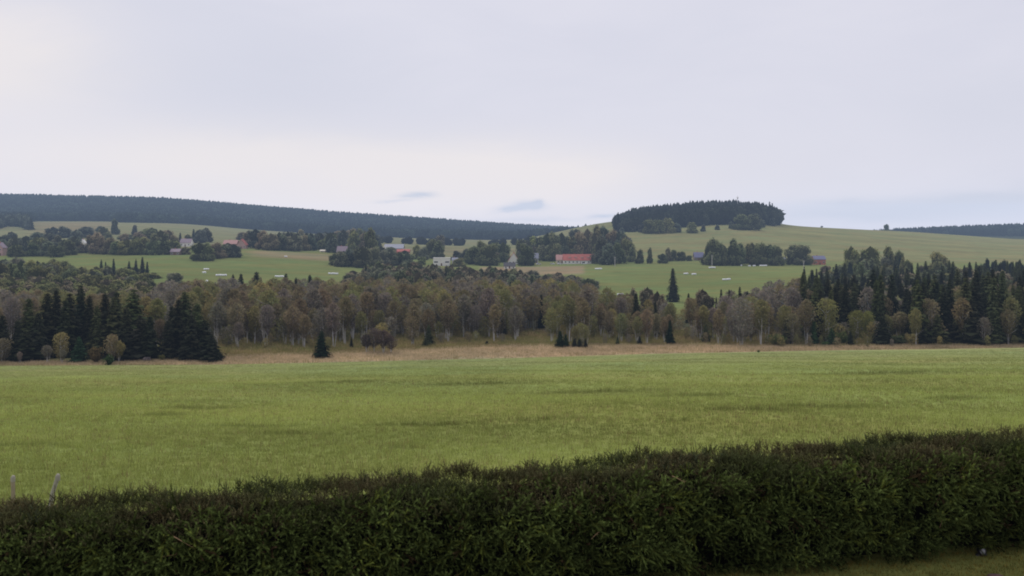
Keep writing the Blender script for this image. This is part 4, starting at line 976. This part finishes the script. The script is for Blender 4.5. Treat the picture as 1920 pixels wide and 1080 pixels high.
# ------------------------------------------------------------------ buildings
def poly_mesh(name, V, Fs, mat):
    me = bpy.data.meshes.new(name); me.from_pydata([tuple(v) for v in V], [], Fs); me.materials.append(mat); me.update(); return me
def boxm(name, x0, x1, y0, y1, z0, z1, mat):
    V = [(x, y, z) for x in (x0, x1) for y in (y0, y1) for z in (z0, z1)]
    return poly_mesh(name, V, [(0, 1, 3, 2), (4, 6, 7, 5), (0, 4, 5, 1), (2, 3, 7, 6), (0, 2, 6, 4), (1, 5, 7, 3)], mat)
def cmat(name, c, rough=.8): return plain(name, c, rough, .18, .5)
W_WHITE = cmat('white_render', (.68, .66, .62)); W_CREAM = cmat('cream_render', (.5, .44, .35)); W_BRICK = cmat('red_wall', (.38, .13, .09)); W_GREY = cmat('grey_wall', (.3, .3, .3)); W_WOOD = cmat('brown_boards', (.16, .11, .08)); W_PINK = cmat('pink_render', (.42, .27, .24))
R_RED = plain('red_tiles', (.40, .115, .09), .85, .4, .35); R_PALE = cmat('faded_red_tiles', (.42, .23, .20)); R_GREY = cmat('grey_sheet_roof', (.20, .21, .26), .5); R_BLUE = cmat('blue_grey_roof', (.13, .13, .22), .5); R_DARK = cmat('dark_roof', (.07, .065, .07)); R_PURP = cmat('purplish_roof', (.25, .19, .22)); R_CREAM = cmat('pale_sheet_roof', (.6, .53, .42), .6)
M_WIN = cmat('window_glass', (.03, .035, .045), .2); M_FRAME = cmat('white_frame', (.7, .7, .7)); M_DOOR = cmat('door_wood', (.12, .06, .035))
def house(px0, px1, eave, ridge, base, wall, roof, label, name='house', rz=0.0, depth=None, Yr=(700, 1000), wins=4, storeys=1, gable=False, chim=1, door=True, dormers=0, flat=False, cat='house', wwid=None):
    pxc = (px0 + px1) / 2; Y = solveY(pxc, base, *Yr); k = Y / F
    L = (px1 - px0) * k; Hh = (base - eave) * k; Hr = (eave - ridge) * k; Dp = depth or min(L, 9.5)
    x = xof(pxc, Y); z = T(x, Y) - .25
    r = link(name, None, loc=(x, Y, z), rz=rz); tag(r, label, cat)
    hx, hy = L / 2, Dp / 2; o = .45
    Hh += .25
    if flat:
        link('wall', boxm('wall', -hx, hx, -hy, hy, 0, Hh, wall), r)
        link('roof', boxm('roof', -hx - .3, hx + .3, -hy - .3, hy + .3, Hh + .003, Hh + .35, roof), r)
    elif gable:   # gable faces the camera
        V = [(-hx, -hy, 0), (hx, -hy, 0), (hx, hy, 0), (-hx, hy, 0), (-hx, -hy, Hh), (hx, -hy, Hh), (hx, hy, Hh), (-hx, hy, Hh), (0, -hy, Hh + Hr), (0, hy, Hh + Hr)]
        link('wall', poly_mesh('wall', V, [(0, 1, 5, 8, 4), (1, 2, 6, 5), (2, 3, 7, 9, 6), (3, 0, 4, 7), (0, 3, 2, 1)], wall), r)
        t = .25; e = o * Hr / hx
        V = []
        for yy in (-hy - o, hy + o):
            V += [(-hx - o, yy, Hh - e + .03), (0, yy, Hh + Hr + .03), (hx + o, yy, Hh - e + .03), (-hx - o, yy, Hh - e + t + .03), (0, yy, Hh + Hr + t + .03), (hx + o, yy, Hh - e + t + .03)]
        rf_ = link('roof', poly_mesh('roof', V, [(0, 1, 4, 3), (1, 2, 5, 4), (6, 9, 10, 7), (7, 10, 11, 8), (3, 4, 10, 9), (4, 5, 11, 10), (0, 6, 7, 1), (1, 7, 8, 2), (0, 3, 9, 6), (2, 8, 11, 5)], roof), r)
    else:
        V = [(-hx, -hy, 0), (hx, -hy, 0), (hx, hy, 0), (-hx, hy, 0), (-hx, -hy, Hh), (hx, -hy, Hh), (hx, hy, Hh), (-hx, hy, Hh), (-hx, 0, Hh + Hr), (hx, 0, Hh + Hr)]
        link('wall', poly_mesh('wall', V, [(0, 1, 5, 4), (1, 2, 6, 9, 5), (2, 3, 7, 6), (3, 0, 4, 8, 7), (0, 3, 2, 1)], wall), r)
        t = .25; e = o * Hr / hy; V = []
        for xx in (-hx - o, hx + o):
            V += [(xx, -hy - o, Hh - e + .03), (xx, 0, Hh + Hr + .03), (xx, hy + o, Hh - e + .03), (xx, -hy - o, Hh - e + t + .03), (xx, 0, Hh + Hr + t + .03), (xx, hy + o, Hh - e + t + .03)]
        rf_ = link('roof', poly_mesh('roof', V, [(0, 3, 4, 1), (1, 4, 5, 2), (6, 7, 10, 9), (7, 8, 11, 10), (3, 9, 10, 4), (4, 10, 11, 5), (0, 1, 7, 6), (1, 2, 8, 7), (0, 6, 9, 3), (2, 5, 11, 8)], roof), r)
        for q in range(dormers):
            xd = -hx + (q + 1) * L / (dormers + 1); w = 1.3; yb = -hy * .55; zb = Hh + Hr * .30
            V = [(xd - w, yb - .9, zb), (xd + w, yb - .9, zb), (xd + w, yb + 1.8, zb), (xd - w, yb + 1.8, zb), (xd - w, yb - .9, zb + 1.3), (xd + w, yb - .9, zb + 1.3), (xd + w, yb + 1.8, zb + 1.5), (xd - w, yb + 1.8, zb + 1.5)]
            dm = link('dormer', poly_mesh('dormer', V, [(0, 1, 5, 4), (1, 2, 6, 5), (2, 3, 7, 6), (3, 0, 4, 7), (4, 5, 6, 7), (0, 3, 2, 1)], R_PALE), rf_)
    if not flat:
        for q in range(chim):
            cx = (-.25 + .5 * q) * hx if not gable else .3; cy = 0 if not gable else (-.3 + .6 * q) * hy
            link('chimney', boxm('chimney', cx - .35, cx + .35, cy + .3, cy + 1.0, Hh + Hr * .55, Hh + Hr + 1.0, W_BRICK), rf_)
    n = wins
    for s_ in range(storeys):
        zc = Hh * (s_ + .5) / storeys; wh = min(1.3, Hh / storeys * .5)
        for q in range(n):
            xc = -hx + (q + .5) * L / n
            if door and s_ == 0 and q == n // 2: continue
            ww = wwid or min(.7, L / n * .3)
            fr = link('window', boxm('window_frame', xc - ww, xc + ww, -hy - .06, -hy - .005, zc - wh / 2, zc + wh / 2, M_FRAME), r)
            link('pane', boxm('pane', xc - ww * .84, xc + ww * .84, -hy - .09, -hy - .065, zc - wh * .42, zc + wh * .42, M_WIN), fr)
    if door:
        xc = -hx + (n // 2 + .5) * L / n
        link('door', boxm('door', xc - .6, xc + .6, -hy - .07, -hy - .006, .05, min(2.3, Hh * .85), M_DOOR), r)
    return r
house(1056, 1114, 487.5, 477, 494, W_WHITE, R_RED, 'long low farmhouse with bright red dormered roof and pale walls', depth=11, wins=8, dormers=4, chim=2, Yr=(760, 900))
house(1043, 1057, 487, 478, 493.5, W_CREAM, R_PALE, 'faded hip end building joined to the left of the long red-roofed farmhouse', depth=10, wins=2, chim=0, Yr=(760, 900))
house(953, 973, 487.5, 473, 493.5, W_WHITE, R_RED, 'red-roofed white gabled house between the dark trees', gable=True, wins=3, depth=11, Yr=(760, 900))
house(945, 966, 489, 483, 493.6, W_WHITE, R_DARK, 'low white outbuilding left of the red-roofed gabled house', wins=3, depth=6, chim=0, Yr=(740, 830))
house(996, 1009, 484, 475, 493, W_GREY, R_GREY, 'small grey-roofed house half hidden by trees', wins=2, depth=8, Yr=(780, 920))
house(813, 844, 480, 478.5, 494, W_WHITE, W_WHITE, 'white flat-roofed house with a long dark window band', flat=True, wins=3, storeys=1, wwid=2.0, depth=9, name='flat_roofed_house', Yr=(740, 860))
house(848, 858, 481.5, 477, 492, W_WHITE, R_GREY, 'small white house right of the flat-roofed one', wins=2, depth=6, Yr=(740, 860))
house(722, 757, 458, 450.5, 464, W_GREY, R_GREY, 'big grey metal-roofed barn with white end wall', name='barn', wins=4, depth=16, chim=0, door=True, Yr=(950, 1100), cat='barn')
house(719, 723.5, 453, 450.5, 462, W_WHITE, W_WHITE, 'tall white annex at the left end of the grey barn', name='annex', flat=True, wins=1, depth=8, Yr=(930, 1080), door=False, cat='annex')
house(745, 768, 467, 463, 474, W_BRICK, R_RED, 'red brick house with two front bays below the grey barn', wins=4, depth=8, Yr=(880, 1000))
house(655, 687, 455, 451, 460, W_WOOD, R_CREAM, 'long shed with pale cream roof behind the trees', name='shed', wins=4, depth=10, chim=0, Yr=(1000, 1200), cat='shed')
house(633, 651, 472, 462, 478, W_CREAM, R_PURP, 'house with purplish hipped roof and cream wall left of the pale shed', wins=3, Yr=(850, 1000))
house(601, 615, 470.5, 468.5, 472.5, W_CREAM, R_CREAM, 'low pale shed at the field edge', name='shed', wins=2, depth=5, chim=0, Yr=(850, 960), cat='shed')
house(1301, 1318, 482, 473.5, 488, W_WOOD, R_BLUE, 'dark cottage with blue-purple roof at the foot of the grassy hill', wins=3, Yr=(860, 1000))
house(1524, 1545, 486, 480, 496, W_BRICK, R_BLUE, 'red-walled house with blue-grey roof at the right end of the village', wins=3, Yr=(760, 900))
house(1462, 1472, 487, 483, 493, W_WHITE, R_GREY, 'small white shed glimpsed between two rounded trees', name='shed', wins=1, depth=4, chim=0, Yr=(780, 920), cat='shed')
house(421, 446, 457, 450.5, 464, W_WOOD, R_PALE, 'red-roofed farmhouse, long wing of the twin pair', wins=5, Yr=(880, 1100))
house(446, 463, 459, 449, 466, W_PINK, R_RED, 'red-roofed farmhouse, gabled wing of the twin pair', gable=True, wins=3, Yr=(870, 1100))
house(340, 360, 455, 448, 462, W_WHITE, R_PURP, 'white-walled cottage with greyish pink roof above the field', wins=3, Yr=(900, 1150))
house(322, 339, 472, 467, 478, W_WOOD, R_PURP, 'cottage with dusty pink roof at the field edge', wins=3, Yr=(800, 950))
house(151, 160, 455, 449, 464, W_WHITE, W_WHITE, 'white cottage beside the pale track', gable=True, wins=2, Yr=(880, 1100))
house(-8, 9, 464, 455, 479, W_PINK, R_PURP, 'pink house cut by the left edge of the view', gable=True, wins=2, storeys=2, Yr=(800, 950))

# ------------------------------------------------------------------ utility poles, mast
M_POLE = plain('pale_pole', (.42, .40, .36), .8, .2, 2)
def pole(px, top, base, label, Yr=(700, 950)):
    Y = solveY(px, base, *Yr); x = xof(px, Y); z = T(x, Y); h = EYE - (top - HZ) / F * Y - z
    r = link('utility_pole', None, loc=(x, Y, z)); tag(r, label, 'utility pole', 'utility poles along the village fields')
    s1 = Soup(); tube(s1, [(0, 0, -.5), (0, 0, h)], [.26, .16], 7); link('pole', s1.mesh('pole', M_POLE), r)
    ca = link('crossarm', boxm('crossarm', -1.1, 1.1, -.3, -.17, h - .9, h - .7, M_POLE), r)
    for q in (-.95, 0, .95):
        s2 = Soup(); tube(s2, [(q, -.235, h - .69), (q, -.235, h - .4)], [.07, .05], 6); link('insulator', s2.mesh('insulator', W_GREY), ca)
pole(1153, 481, 500, 'pale utility pole right of the red-roofed farmhouse')
pole(1173, 479, 491, 'second pale utility pole right of the red-roofed farmhouse')
pole(1335, 478, 501, 'thin utility pole before the dark trees of the hill foot')
pole(1507, 488, 504, 'utility pole before the broad rounded tree')
Y = 1560; x = xof(1383, Y); z = T(x, Y); h = EYE - (366 - HZ) / F * Y - z
mast = link('radio_mast', None, loc=(x, Y, z)); tag(mast, 'thin mast rising above the hilltop grove', 'mast')
s1 = Soup(); W = .9
for i in range(3):
    a = i * 2 * PI / 3; tube(s1, [(math.cos(a) * W, math.sin(a) * W, 0), (math.cos(a) * W * .5, math.sin(a) * W * .5, h * .93)], [.16, .12], 5)
    for q in range(10):
        z0, z1 = h * .09 * q, h * .09 * (q + 1); b = a + 2 * PI / 3; f0, f1 = 1 - .5 * q / 10, 1 - .5 * (q + 1) / 10
        tube(s1, [(math.cos(a) * W * f0, math.sin(a) * W * f0, z0), (math.cos(b) * W * f1, math.sin(b) * W * f1, z1)], [.08, .08], 4)
tube(s1, [(0, 0, h * .9), (0, 0, h)], [.12, .06], 5); link('lattice', s1.mesh('lattice', W_GREY), mast)
s1 = Soup(); tube(s1, [(0, 0, h * .86), (0, 0, h * .93)], [1.3, 1.3], 10); link('platform', s1.mesh('platform', W_WHITE), mast)

# ------------------------------------------------------------------ bales
M_BALE = plain('white_wrap', (.78, .79, .80), .35, .08, 4)
bs = Soup(); n_ = 14; prof = [(-.62, .0), (-.62, .42), (-.55, .58), (-.2, .63), (.2, .63), (.55, .58), (.62, .42), (.62, 0)]
V = []; 
for a_, r_ in prof:
    for j in range(n_):
        t = 2 * PI * j / n_; V.append((a_, r_ * math.cos(t), .58 + max(-.57, r_ * math.sin(t))))
Fs = []
for i in range(len(prof) - 1):
    for j in range(n_):
        p, q = i * n_ + j, i * n_ + (j + 1) % n_; Fs += [(p, q, q + n_), (p, q + n_, p + n_)]
bs.add(V, Fs, 1); BALE = bs.mesh('silage_bale', M_BALE, True)
BROWS = [(387, 506, 3, 'upper left row on the left field'), (383, 512, 2, 'middle left spot on the left field'), (415, 517, 6, 'longest row on the left field'), (388, 528, 1, 'lone spot low on the left field'), (536, 482, 2, 'high spot near the dry patch'), (524, 520, 5, 'row beside the small spruces'),
         (625, 514, 6, 'row left of the brownish thicket'), (1122, 505, 5, 'row right of the dry patch'), (1335, 503, 5, 'row below the utility pole'), (1286, 514, 3, 'left row on the right field'), (1301, 515, 3, 'second row on the right field'), (1362, 525, 5, 'lowest row on the right field'),
         (1390, 499, 1, 'lone spot before the dark trees'), (1405, 499.5, 2, 'short row before the dark trees'), (1414, 499.5, 2, 'next row before the dark trees'), (1431, 499, 6, 'long row before the dark trees'), (1163, 553.5, 3, 'row at the edge of the birch wood'), (1262, 556.5, 4, 'row at the foot of the tall lone spruce'),
         (1501, 478 + 12, 2, 'spot by the broad rounded tree')]
ORD = ['first', 'second', 'third', 'fourth', 'fifth', 'sixth', 'seventh', 'eighth', 'ninth', 'tenth', 'eleventh', 'twelfth', 'thirteenth', 'fourteenth', 'fifteenth', 'sixteenth', 'seventeenth', 'eighteenth', 'nineteenth', 'twentieth'] + ['%dth' % i for i in range(21, 90)]
for px, py, n_b, where in BROWS:
    Y = solveY(px, py, 400, 950); k = Y / F
    for i in range(n_b):
        x = xof(px, Y) + (i - (n_b - 1) / 2) * 1.12 * 1.0; yy = Y + (random.uniform(-.25, .25)) + (i - n_b / 2) * .35
        o = link('silage_bale', BALE, loc=(x, yy, T(x, yy) - .03), rz=random.uniform(-.25, .25))
        o.scale = (1, 1.05, random.uniform(.92, 1.05))
        tag(o, ('white wrapped bale, %s from left, %s' % (ORD[i], where)) if n_b > 1 else 'white wrapped bale, ' + where, 'bale', 'white wrapped silage bales on the fields')

# ------------------------------------------------------------------ parked vehicles by the farm
M_CARW = cmat('white_car_paint', (.7, .7, .7), .35); M_TYRE = cmat('tyre', (.02, .02, .02)); M_RIM = cmat('rim', (.35, .35, .36), .4)
def car(px, base, L, Hc, label, rz, van=False, Yr=(720, 880)):
    Y = solveY(px, base, *Yr); x = xof(px, Y); r = link('parked_car' if not van else 'parked_van', None, loc=(x, Y, T(x, Y) + .02), rz=rz)
    tag(r, label, 'car' if not van else 'van')
    if van: pr = [(-.5, .25), (.5, .25), (.5, .75), (.40, 1.05), (.28, Hc), (-.48, Hc), (-.5, 1.0)]
    else: pr = [(-.5, .25), (.5, .25), (.5, .62), (.47, .78), (.22, .92), (.08, Hc), (-.26, Hc), (-.42, .95), (-.5, .85)]
    V = []; m = len(pr)
    for yy, f_ in ((-.85, 1), (.85, 1)):
        for a, b in pr: V.append((a * L, yy * (.86 if b > 1.0 else 1), b))
    Fs = [tuple(range(m))[::-1], tuple(range(m, 2 * m))] + [(i, (i + 1) % m, m + (i + 1) % m, m + i) for i in range(m)]
    link('body', poly_mesh('car_body', V, Fs, M_CARW), r)
    for yy in (-.885, .885):
        s_ = 1 if yy > 0 else -1
        link('side_window', boxm('side_window', -.34 * L, .14 * L, yy - .03, yy + .01, .95, Hc - .12, M_WIN), r)
        for xx in (-.31, .31):
            sp_ = Soup(); tube(sp_, [(xx * L, yy - .09 * s_, .31), (xx * L, yy + .03 * s_, .31)], [.31, .31], 14)
            w_ = link('wheel', sp_.mesh('wheel', M_TYRE), r); sp_ = Soup(); tube(sp_, [(xx * L, yy + .031 * s_, .31), (xx * L, yy + .05 * s_, .31)], [.19, .17], 12); link('rim', sp_.mesh('rim', M_RIM), w_)
    for yy in (-.6, .6):
        link('headlight', boxm('headlight', .495 * L, .505 * L, yy - .18, yy + .18, .58, .72, M_LENS), r)
car(1010, 495, 4.6, 1.5, 'white car parked right of the dark trees, left of the long farmhouse', .1)
car(1036, 495.5, 4.4, 1.45, 'white car parked at the left end of the long farmhouse', -.15)
car(1095, 495.5, 5.4, 2.3, 'white van parked before the right half of the red-roofed farmhouse', .05, True)
car(1141, 495, 3.9, 1.7, 'small white van parked under the dark trees left of the poles', .9, True)
car(1050, 495.8, 4.4, 1.45, 'second white car parked close beside the long farmhouse', .2)

# ------------------------------------------------------------------ labels for the many trees: kind, row, nearest landmark, side, order
MARKS = [(-40, 'left edge of the view'), (205, 'dark green bush on the dry strip'), (390, 'right end of the left spruce stand'), (603, 'lone dark spruce'), (710, 'bare purplish copse'), (829, 'white flat-roofed house'), (954, 'bright yellow-green birch'), (1056, 'spruce pair'),
         (1196, 'pale-stemmed olive birch'), (1262, 'tall lone field spruce'), (1350, 'sandy clearing'), (1457, 'round willow bush'), (1617, 'yellow-topped birches'), (1720, 'sprawling willow'), (1935, 'right edge of the view')]
MARKV = [(0, 'pink house'), (156, 'white cottage'), (331, 'dusty pink-roofed cottage'), (442, 'twin red farmhouses'), (642, 'purplish-roofed house'), (740, 'grey barn'), (829, 'white flat-roofed house'), (963, 'red-roofed gabled house'), (1085, 'long red farmhouse'), (1163, 'utility poles'), (1215, 'leftmost hill tree'), (1309, 'blue-roofed cottage'), (1400, 'big hill tree pair'), (1535, 'red-walled house'), (1900, 'right edge of the view')]
buckets = {}
for r, nm, adj, px, row, Y in TREES:
    marks = MARKV if Y > 480 else MARKS
    mk_ = min(marks, key=lambda m: abs(m[0] - px)); side = 'left' if px < mk_[0] else 'right'
    buckets.setdefault((nm, adj, row, mk_[1], side), []).append((abs(px - mk_[0]), r))
NOUN = {'birch_tree': 'birch', 'spruce_tree': 'spruce', 'broadleaf_tree': 'tree', 'shrub': 'bush'}
for (nm, adj, row, mkn, side), L in buckets.items():
    L.sort(key=lambda t: t[0])
    for i, (_, r) in enumerate(L):
        prep = row
        r['label'] = '%s %s, %s %s of %s, %s' % (adj, NOUN[nm], ORD[i], side, mkn, prep)

# ------------------------------------------------------------------ haze: thin bluish air that gathers over kilometres
m, nt, out = new_mat('haze')
ab = N(nt, 'ShaderNodeVolumeAbsorption', Density=6.0e-5); ab.inputs['Color'].default_value = (0, 0, 0, 1)
em = N(nt, 'ShaderNodeEmission'); em.inputs['Color'].default_value = (.53, .70, 1.0, 1); em.inputs['Strength'].default_value = 7.0e-5  # the air emits a bluish glow in place of scattered daylight
ad = N(nt, 'ShaderNodeAddShader'); nt.links.new(ab.outputs[0], ad.inputs[0]); nt.links.new(em.outputs[0], ad.inputs[1]); nt.links.new(ad.outputs[0], out.inputs['Volume'])
hz = link('haze', boxm('haze', -7000, 7000, -250, 7500, -90, 230, m)); tag(hz, 'thin bluish haze lying over the distant hills', kind='structure')

# ------------------------------------------------------------------ sky
SE, SA = math.radians(48), math.radians(-35)      # sun height, bearing from straight ahead (negative = left)
w = bpy.data.worlds.new('World'); S.world = w; w.use_nodes = True
nt = w.node_tree; nt.nodes.clear(); out = nt.nodes.new('ShaderNodeOutputWorld'); bg = nt.nodes.new('ShaderNodeBackground')
sky = nt.nodes.new('ShaderNodeTexSky'); sky.sky_type = 'NISHITA'; sky.sun_disc = False; sky.sun_elevation = SE; sky.sun_rotation = SA; sky.air_density = 1; sky.dust_density = 2
tc = nt.nodes.new('ShaderNodeTexCoord'); sx = nt.nodes.new('ShaderNodeSeparateXYZ'); nt.links.new(tc.outputs['Generated'], sx.inputs[0])
az = mth(nt, 'MULTIPLY', mth(nt, 'ARCTAN2', sx.outputs[0], sx.outputs[1]), 180 / PI)
el = mth(nt, 'MULTIPLY', mth(nt, 'ARCSINE', sx.outputs[2]), 180 / PI)
cv = nt.nodes.new('ShaderNodeCombineXYZ'); nt.links.new(mth(nt, 'MULTIPLY', az, .03), cv.inputs[0]); nt.links.new(mth(nt, 'MULTIPLY', el, .09), cv.inputs[1])
def cn(scale, det, dist=.0, rough=.5, off=0):
    mpn = nt.nodes.new('ShaderNodeMapping'); mpn.inputs['Location'].default_value = (off, off * .7, off); nt.links.new(cv.outputs[0], mpn.inputs['Vector'])
    n = N(nt, 'ShaderNodeTexNoise', Scale=scale, Detail=det, Distortion=dist, Roughness=rough); nt.links.new(mpn.outputs[0], n.inputs['Vector']); return n.outputs['Fac']
nA, nB, nC = cn(1.0, 4, .4), cn(2.6, 6, .6, .55, 3), cn(7, 6, .3, .6, 7)
# warp the positions of the cloud patches a little so that their borders are ragged
wa = mth(nt, 'ADD', az, mth(nt, 'MULTIPLY', mth(nt, 'SUBTRACT', nB, .5), 9)); we = mth(nt, 'ADD', el, mth(nt, 'MULTIPLY', mth(nt, 'SUBTRACT', nB, .5), 2.6))
wa2 = mth(nt, 'ADD', az, mth(nt, 'MULTIPLY', mth(nt, 'SUBTRACT', nC, .5), 2.5)); we2 = mth(nt, 'ADD', el, mth(nt, 'MULTIPLY', mth(nt, 'SUBTRACT', nC, .5), 1.0))
def blobf(px, py, spx, spy, amp, fine=False):
    a0 = math.degrees(math.atan((px - 960) / F)); e0 = math.degrees(math.atan((HZ - py) / F)); k = math.degrees(1 / F)
    A, E = (wa2, we2) if fine else (wa, we)
    da = mth(nt, 'DIVIDE', mth(nt, 'SUBTRACT', A, a0), spx * k); de = mth(nt, 'DIVIDE', mth(nt, 'SUBTRACT', E, e0), spy * k)
    q = mth(nt, 'ADD', mth(nt, 'POWER', mth(nt, 'ABSOLUTE', da), 2.0), mth(nt, 'POWER', mth(nt, 'ABSOLUTE', de), 2.0))
    return mth(nt, 'MULTIPLY', mth(nt, 'EXPONENT', mth(nt, 'MULTIPLY', q, -1.0)), amp)
def addall(l):
    r_ = l[0]
    for v in l[1:]: r_ = mth(nt, 'ADD', r_, v)
    return r_
warm = addall([blobf(20, 140, 190, 90, 1.1), blobf(900, 325, 280, 55, 1.3), blobf(450, 290, 260, 60, .7), blobf(100, 320, 400, 60, .5), blobf(1300, 330, 400, 70, .15), blobf(700, 390, 620, 38, .7)])
dark = addall([blobf(480, 150, 330, 120, .55), blobf(1250, 120, 200, 60, .1), blobf(1880, 215, 160, 60, .35), blobf(200, 20, 300, 40, .3), blobf(1700, 398, 280, 24, 1.1), blobf(1590, 380, 50, 9, .5), blobf(1880, 380, 140, 14, .8), blobf(1550, 412, 160, 14, .5)])
small = addall([blobf(780, 369, 26, 6, 1.6, True), blobf(985, 388, 30, 8, 1.8, True), blobf(950, 394, 26, 5, 1.3, True), blobf(1003, 384, 9, 7, 1.4, True), blobf(1130, 407, 22, 6, 1.2, True), blobf(740, 378, 30, 3, .6, True), blobf(1000, 412, 90, 5, .45, True)])
c = mixc(nt, mth(nt, 'ADD', mth(nt, 'MULTIPLY_ADD', nA, 1.5, -.55), mth(nt, 'MULTIPLY_ADD', nB, 1.0, -.42)), (.70, .70, .80), (.80, .785, .865))
c = mixc(nt, mth(nt, 'MINIMUM', warm, 1.0), c, (.865, .815, .815))
c = mixc(nt, mth(nt, 'MINIMUM', mth(nt, 'MULTIPLY', dark, .8), 1.0), c, (.60, .62, .72))
c = mixc(nt, mth(nt, 'MINIMUM', mth(nt, 'MULTIPLY', small, mth(nt, 'MULTIPLY_ADD', nC, 1.8, -.15)), .85), c, (.50, .55, .68))
vs = nt.nodes.new('ShaderNodeVectorMath'); vs.operation = 'SCALE'; nt.links.new(sky.outputs[0], vs.inputs[0]); vs.inputs['Scale'].default_value = .09
c = mixc(nt, .93, vs.outputs[0], c)
q = mth(nt, 'MINIMUM', mth(nt, 'DIVIDE', 1.75, mth(nt, 'MAXIMUM', el, .01)), 1.0)
c = mixc(nt, q, c, mixc(nt, 1.0, c, (1.08, .985, .87), 'MULTIPLY'))
nt.links.new(c, bg.inputs['Color']); bg.inputs['Strength'].default_value = SKY = 1.0
nt.links.new(bg.outputs[0], out.inputs['Surface'])
sl = bpy.data.lights.new('sun', 'SUN'); sl.energy = 1.3; sl.angle = math.radians(22); sl.color = (1, .96, .9)
so = bpy.data.objects.new('sun', sl); COL.objects.link(so)
d = Vector((math.sin(SA) * math.cos(SE), math.cos(SA) * math.cos(SE), math.sin(SE))); so.rotation_euler = d.to_track_quat('Z', 'Y').to_euler(); so.location = d * 200

# ------------------------------------------------------------------ camera
cam = bpy.data.cameras.new('camera'); co = bpy.data.objects.new('camera', cam); COL.objects.link(co)
co.location = (0, 0, EYE); co.rotation_euler = (PI / 2, 0, 0)
cam.sensor_width = 36; cam.lens = 36 * F / 1920; cam.shift_y = -(540 - HZ) / 1920; cam.clip_end = 30000; cam.clip_start = .1
S.camera = co
S.view_settings.view_transform = 'Standard'; S.view_settings.look = 'None'; S.view_settings.exposure = 0; S.view_settings.gamma = 1
S.render.engine = 'CYCLES'; cy = S.cycles
cy.max_bounces = 5; cy.diffuse_bounces = 3; cy.transmission_bounces = 4; cy.volume_bounces = 0; cy.filter_width = 1.9
cy.use_denoising = True
